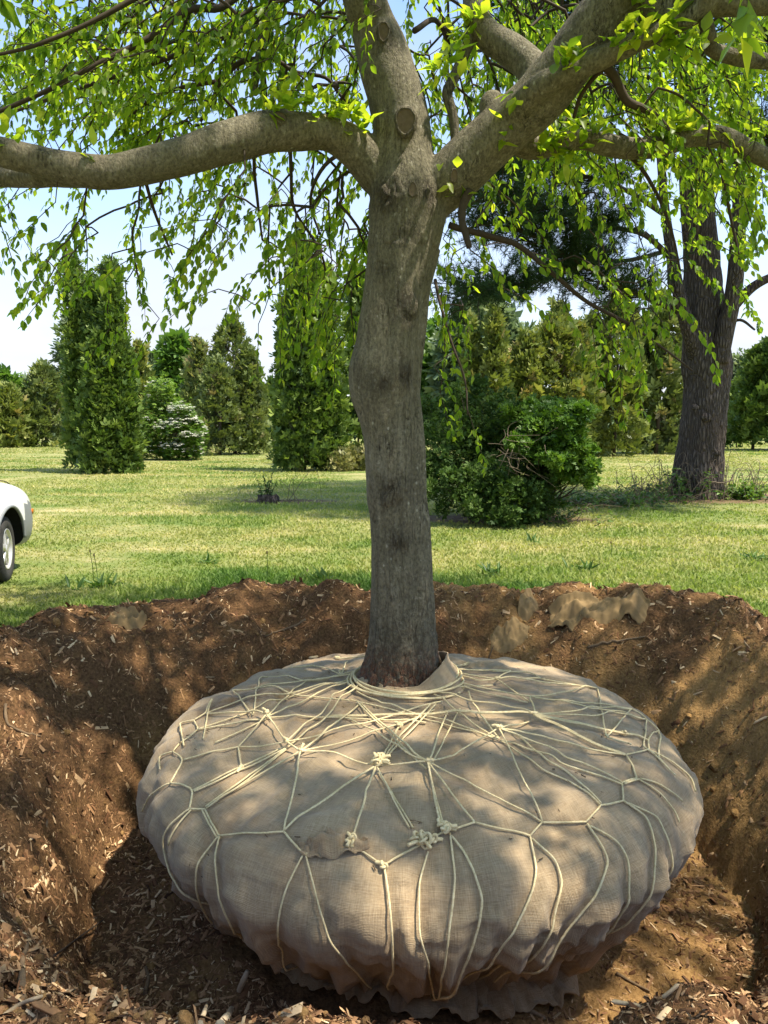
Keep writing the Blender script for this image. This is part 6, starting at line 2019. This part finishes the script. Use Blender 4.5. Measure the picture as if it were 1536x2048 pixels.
scrap('burlap_scrap', 1100, 1236, 1300, 1222, 0.30, 'longest crumpled brown burlap strip lying on the bank behind the root ball', 3, 0.13, 0.075)
scrap('burlap_scrap', 1045, 1235, 1075, 1200, 0.16, 'small upright twist of burlap beside the long crumpled strip', 7, 0.12, 0.06)
scrap('burlap_scrap', 975, 1290, 1060, 1258, 0.18, 'flat dirt-caked burlap scrap lower on the bank, close to the root ball', 11, 0.02, 0.02)
scrap('burlap_scrap', 205, 1238, 280, 1215, 0.26, 'domed brown burlap scrap on the mound at the edge of the grass', 15, 0.11, 0.05)

def ground_at(px, py):
    p = soil_at(px, py)
    p[2] = float(soil_h(p[0], p[1]))
    return p

def stick(name, pts, r0, r1, var, label, cat_='stick', lift=0.0, raised=None, group=None):
    P = []
    for i, (a, b) in enumerate(pts):
        g = ground_at(a, b); g[2] += r0 * 0.7 + lift
        P.append(g)
    if raised is not None: P[-1] = P[-1] + np.array(raised)
    P = np.array(P)
    S = smooth_line(P, 6)
    S[:, 2] = np.maximum(S[:, 2], soil_h(S[:, 0], S[:, 1]) + r1 * 0.3) if raised is None else S[:, 2]
    n = len(S)
    rr = np.linspace(r0, r1, n) * (1 + 0.16 * vnoise(S, 30.0, 3))
    V, F = tube(S + fbm(S, 9.0, 2, 2)[:, None] * 0.006, rr, 9)
    o = add(name, V, F, M_STICK, base=P[0], smooth=True, var=var)
    return tag(o, label, cat_, group)
stick('broken_stick', [(438, 2060), (462, 2024), (486, 1996)], 0.014, 0.0125, 0.95, 'pale snapped stick standing up from the soil in front of the root ball', raised=(0.02, 0.0, 0.12))
stick('broken_stick', [(398, 2056), (416, 2030)], 0.010, 0.007, 0.85, 'short pale stick stub next to the snapped stick', raised=(0.0, 0, 0.05))
stick('twig', [(88, 1930), (140, 1890), (205, 1842)], 0.006, 0.004, 0.02, 'thin straight black twig across the mulch at the pit corner', 'twig')
stick('twig', [(0, 2040), (40, 2012), (90, 1995), (148, 1984)], 0.007, 0.004, 0.75, 'long tan splintered twig at the very corner of the pit edge', 'twig')
stick('root', [(46, 2000), (44, 1950), (48, 1912), (82, 1886)], 0.012, 0.008, 0.35, 'thick brown root curving out of the mulch at the pit corner', 'root')
stick('root', [(10, 1412), (16, 1450), (48, 1466), (82, 1474)], 0.009, 0.005, 0.4, 'curved thin root on the bank across from the root ball', 'root')
stick('root', [(290, 1990), (298, 1960), (292, 1936)], 0.011, 0.007, 0.3, 'short dark root stub in the trench in front of the root ball', 'root')
stick('root', [(1010, 1998), (1048, 2020), (1090, 2042)], 0.012, 0.007, 0.6, 'pale root lying on the pit floor in front of the root ball', 'root')
stick('twig', [(1232, 1950), (1262, 1966), (1300, 1985)], 0.008, 0.005, 0.4, 'brown twig on the sandy floor beside the root ball', 'twig')
stick('twig', [(612, 1240), (590, 1255), (555, 1264), (530, 1275)], 0.012, 0.006, 0.3, 'crooked brown twig on the face of the highest mulch mound', 'twig')
stick('twig', [(602, 1160), (612, 1142)], 0.010, 0.005, 0.08, 'dark twig poking up from the top of the highest mulch mound', 'twig', raised=(0.02, 0, 0.10))
stick('twig', [(1175, 1298), (1235, 1285), (1290, 1276)], 0.012, 0.006, 0.35, 'brown branch piece on the bank below the long burlap strip', 'twig')
stick('twig', [(975, 1335), (978, 1318), (984, 1300)], 0.006, 0.004, 0.12, 'thin dark twig standing at the far rim of the root ball', 'twig', raised=(0.01, 0, 0.03))

# larger slabs of bark and splinters that lie clear of the rest
def big_chips():
    bV0 = np.array([(-.5, -.5, 0), (.42, -.5, 0), (.5, .45, 0), (-.38, .5, 0), (-.34, -.46, 1), (.3, -.48, 1.1), (.40, .42, .9), (-.30, .44, 1.0), (0.05, -0.62, 0.5), (-0.02, 0.60, 0.5)])
    bF0 = [np.array([(4, 5, 6, 7), (0, 3, 2, 1), (1, 2, 6, 5), (3, 0, 4, 7)]), np.array([(0, 1, 8), (1, 5, 8), (5, 4, 8), (4, 0, 8), (2, 3, 9), (3, 7, 9), (7, 6, 9), (6, 2, 9)])]
    mes = [make_mesh('bark_chip', bV0 + np.random.default_rng(i).normal(0, 0.05, bV0.shape), bF0, M_CHIP, var=v_) for i, v_ in enumerate((0.25, 0.5, 0.7, 0.85, 0.97))]
    n = 0
    g = np.random.default_rng(77)
    while n < 140:
        d = 1.9 * (6.6 / 1.9) ** g.random(); th_ = (g.random() - 0.5) * R(56)
        x, y = d * math.sin(th_), d * math.cos(th_)
        r, a = pit_polar(np.array([x]), np.array([y]))
        if r[0] < 1.45 or r[0] > soil_edge(a)[0] + 0.35: continue
        z = float(soil_h(x, y)); e = 0.03
        N = nrm(np.array((-(float(soil_h(x + e, y)) - z) / e, -(float(soil_h(x, y + e)) - z) / e, 1.0)) + g.normal(0, 0.18, 3))
        tv = g.normal(0, 1, 3); tv = nrm(tv - N * (tv @ N))
        ci = int(g.integers(0, 5))
        o = bpy.data.objects.new('bark_chip', mes[ci])
        L = g.uniform(0.035, 0.085); Wd = L * g.uniform(0.12, 0.42)
        M3 = frames(tv[None], N[None])[0] * np.array((Wd, L, g.uniform(0.005, 0.012)))
        Mx = Matrix(M3.tolist()).to_4x4(); Mx.translation = Vector((x, y, z)) + Vector(N) * 0.004
        o.matrix_world = Mx
        COL.objects.link(o)
        ad_ = math.degrees(a[0])
        where = ('in the trench beside the root ball' if r[0] < 1.9 else 'on the high bank behind the root ball' if 35 < ad_ < 145 else 'on the bank facing the car side' if abs(ad_) > 145 else
                 'on the sandy bank facing the pine side' if -35 < ad_ <= 35 else 'on the near edge of the pit')
        lab = ('dark brown', 'red-brown', 'light brown', 'tan', 'pale cream')[ci] + (' slender' if Wd < L * 0.27 else ' broad') + ' wood chip ' + where
        tag(o, lab, 'wood chip', lab.replace('chip', 'chips'))
        n += 1
big_chips()

# crumbled clods of earth
def clods():
    n = 4200
    g = np.random.default_rng(5)
    d = 1.8 * (7.0 / 1.8) ** g.random(n); th_ = (g.random(n) - 0.5) * R(66)
    X, Y = d * np.sin(th_), d * np.cos(th_)
    r, a = pit_polar(X, Y)
    P = np.column_stack([X, Y])
    k = (r > 1.35) & (r < soil_edge(a) + 0.7) & (g.random(n) < 0.25 + 0.75 * sstep(-0.1, 0.4, fbm(P, 2.2, 2, 6)))
    X, Y = X[k], Y[k]; n = len(X)
    Z = soil_h(X, Y)
    V0, F0 = ball_mesh(np.zeros(3), 1.0)
    nu, nv = 8, 5
    th = np.linspace(0, 2 * math.pi, nu, endpoint=False); ph = np.linspace(0.35, math.pi - 0.35, nv)
    A_, B_ = np.meshgrid(th, ph, indexing='ij')
    V0 = np.stack([np.sin(B_) * np.cos(A_), np.sin(B_) * np.sin(A_), np.cos(B_)], 2).reshape(-1, 3)
    V0 = np.vstack([V0, (0, 0, 1.0), (0, 0, -1.0)])
    i = np.arange(nu); j = (i + 1) % nu
    F0 = [grid_faces(nu, nv, True)[:, ::-1], np.vstack([np.stack([np.full(nu, nu * nv), i * nv, j * nv], 1), np.stack([np.full(nu, nu * nv + 1), j * nv + nv - 1, i * nv + nv - 1], 1)])]
    S = np.clip(g.lognormal(math.log(0.009), 0.55, n), 0.004, 0.032)
    Q = frames(nrm(g.normal(0, 1, (n, 3))), nrm(g.normal(0, 1, (n, 3))))
    sc3 = S[:, None] * g.uniform(0.6, 1.25, (n, 3))
    V, F, v = inst(V0, F0, Q, np.column_stack([X, Y, Z + S * 0.1]), sc3, 0.5)
    V = V + nrm(V - np.repeat(np.column_stack([X, Y, Z + S * 0.25]), len(V0), 0)) * (fbm(V, 55.0, 2, 8) * np.repeat(S, len(V0)) * 0.45)[:, None]
    mul_ = np.repeat(np.clip(sstep(-0.3, 0.3, fbm(np.column_stack([X, Y]), 0.9, 4, 71) + g.normal(0, 0.2, n)), 0, 1) * 0.7, len(V0))
    o = add('soil_clods', V, F, M_SOIL, smooth=True, attrs=dict(mulch=mul_))
    tag(o, 'crumbled clods of earth strewn through the dug pit', 'soil', kind='stuff')
clods()

# fallen leaf on the burlap, bits of litter on the root ball
def ball_litter():
    g = np.random.default_rng(3)
    parts = []
    for _ in range(120):
        c, n = on_ball(g.uniform(340, 1330), 1335 + 420 * g.random() ** 1.6)
        d = g.normal(0, 1, 3); d = nrm(d - n * (d @ n))
        V, F = tube(np.array([c + n * 0.002, c + d * g.uniform(0.008, 0.028) + n * 0.004]), g.uniform(0.0012, 0.0028), 4)
        parts.append((V, F, g.random() * 0.6))
    V, F, v = cat(parts)
    o = add('wood_litter', V, F, M_STICK, var=v)
    tag(o, 'tiny crumbs of bark and soil on top of the burlap', 'litter', kind='stuff')
ball_litter()
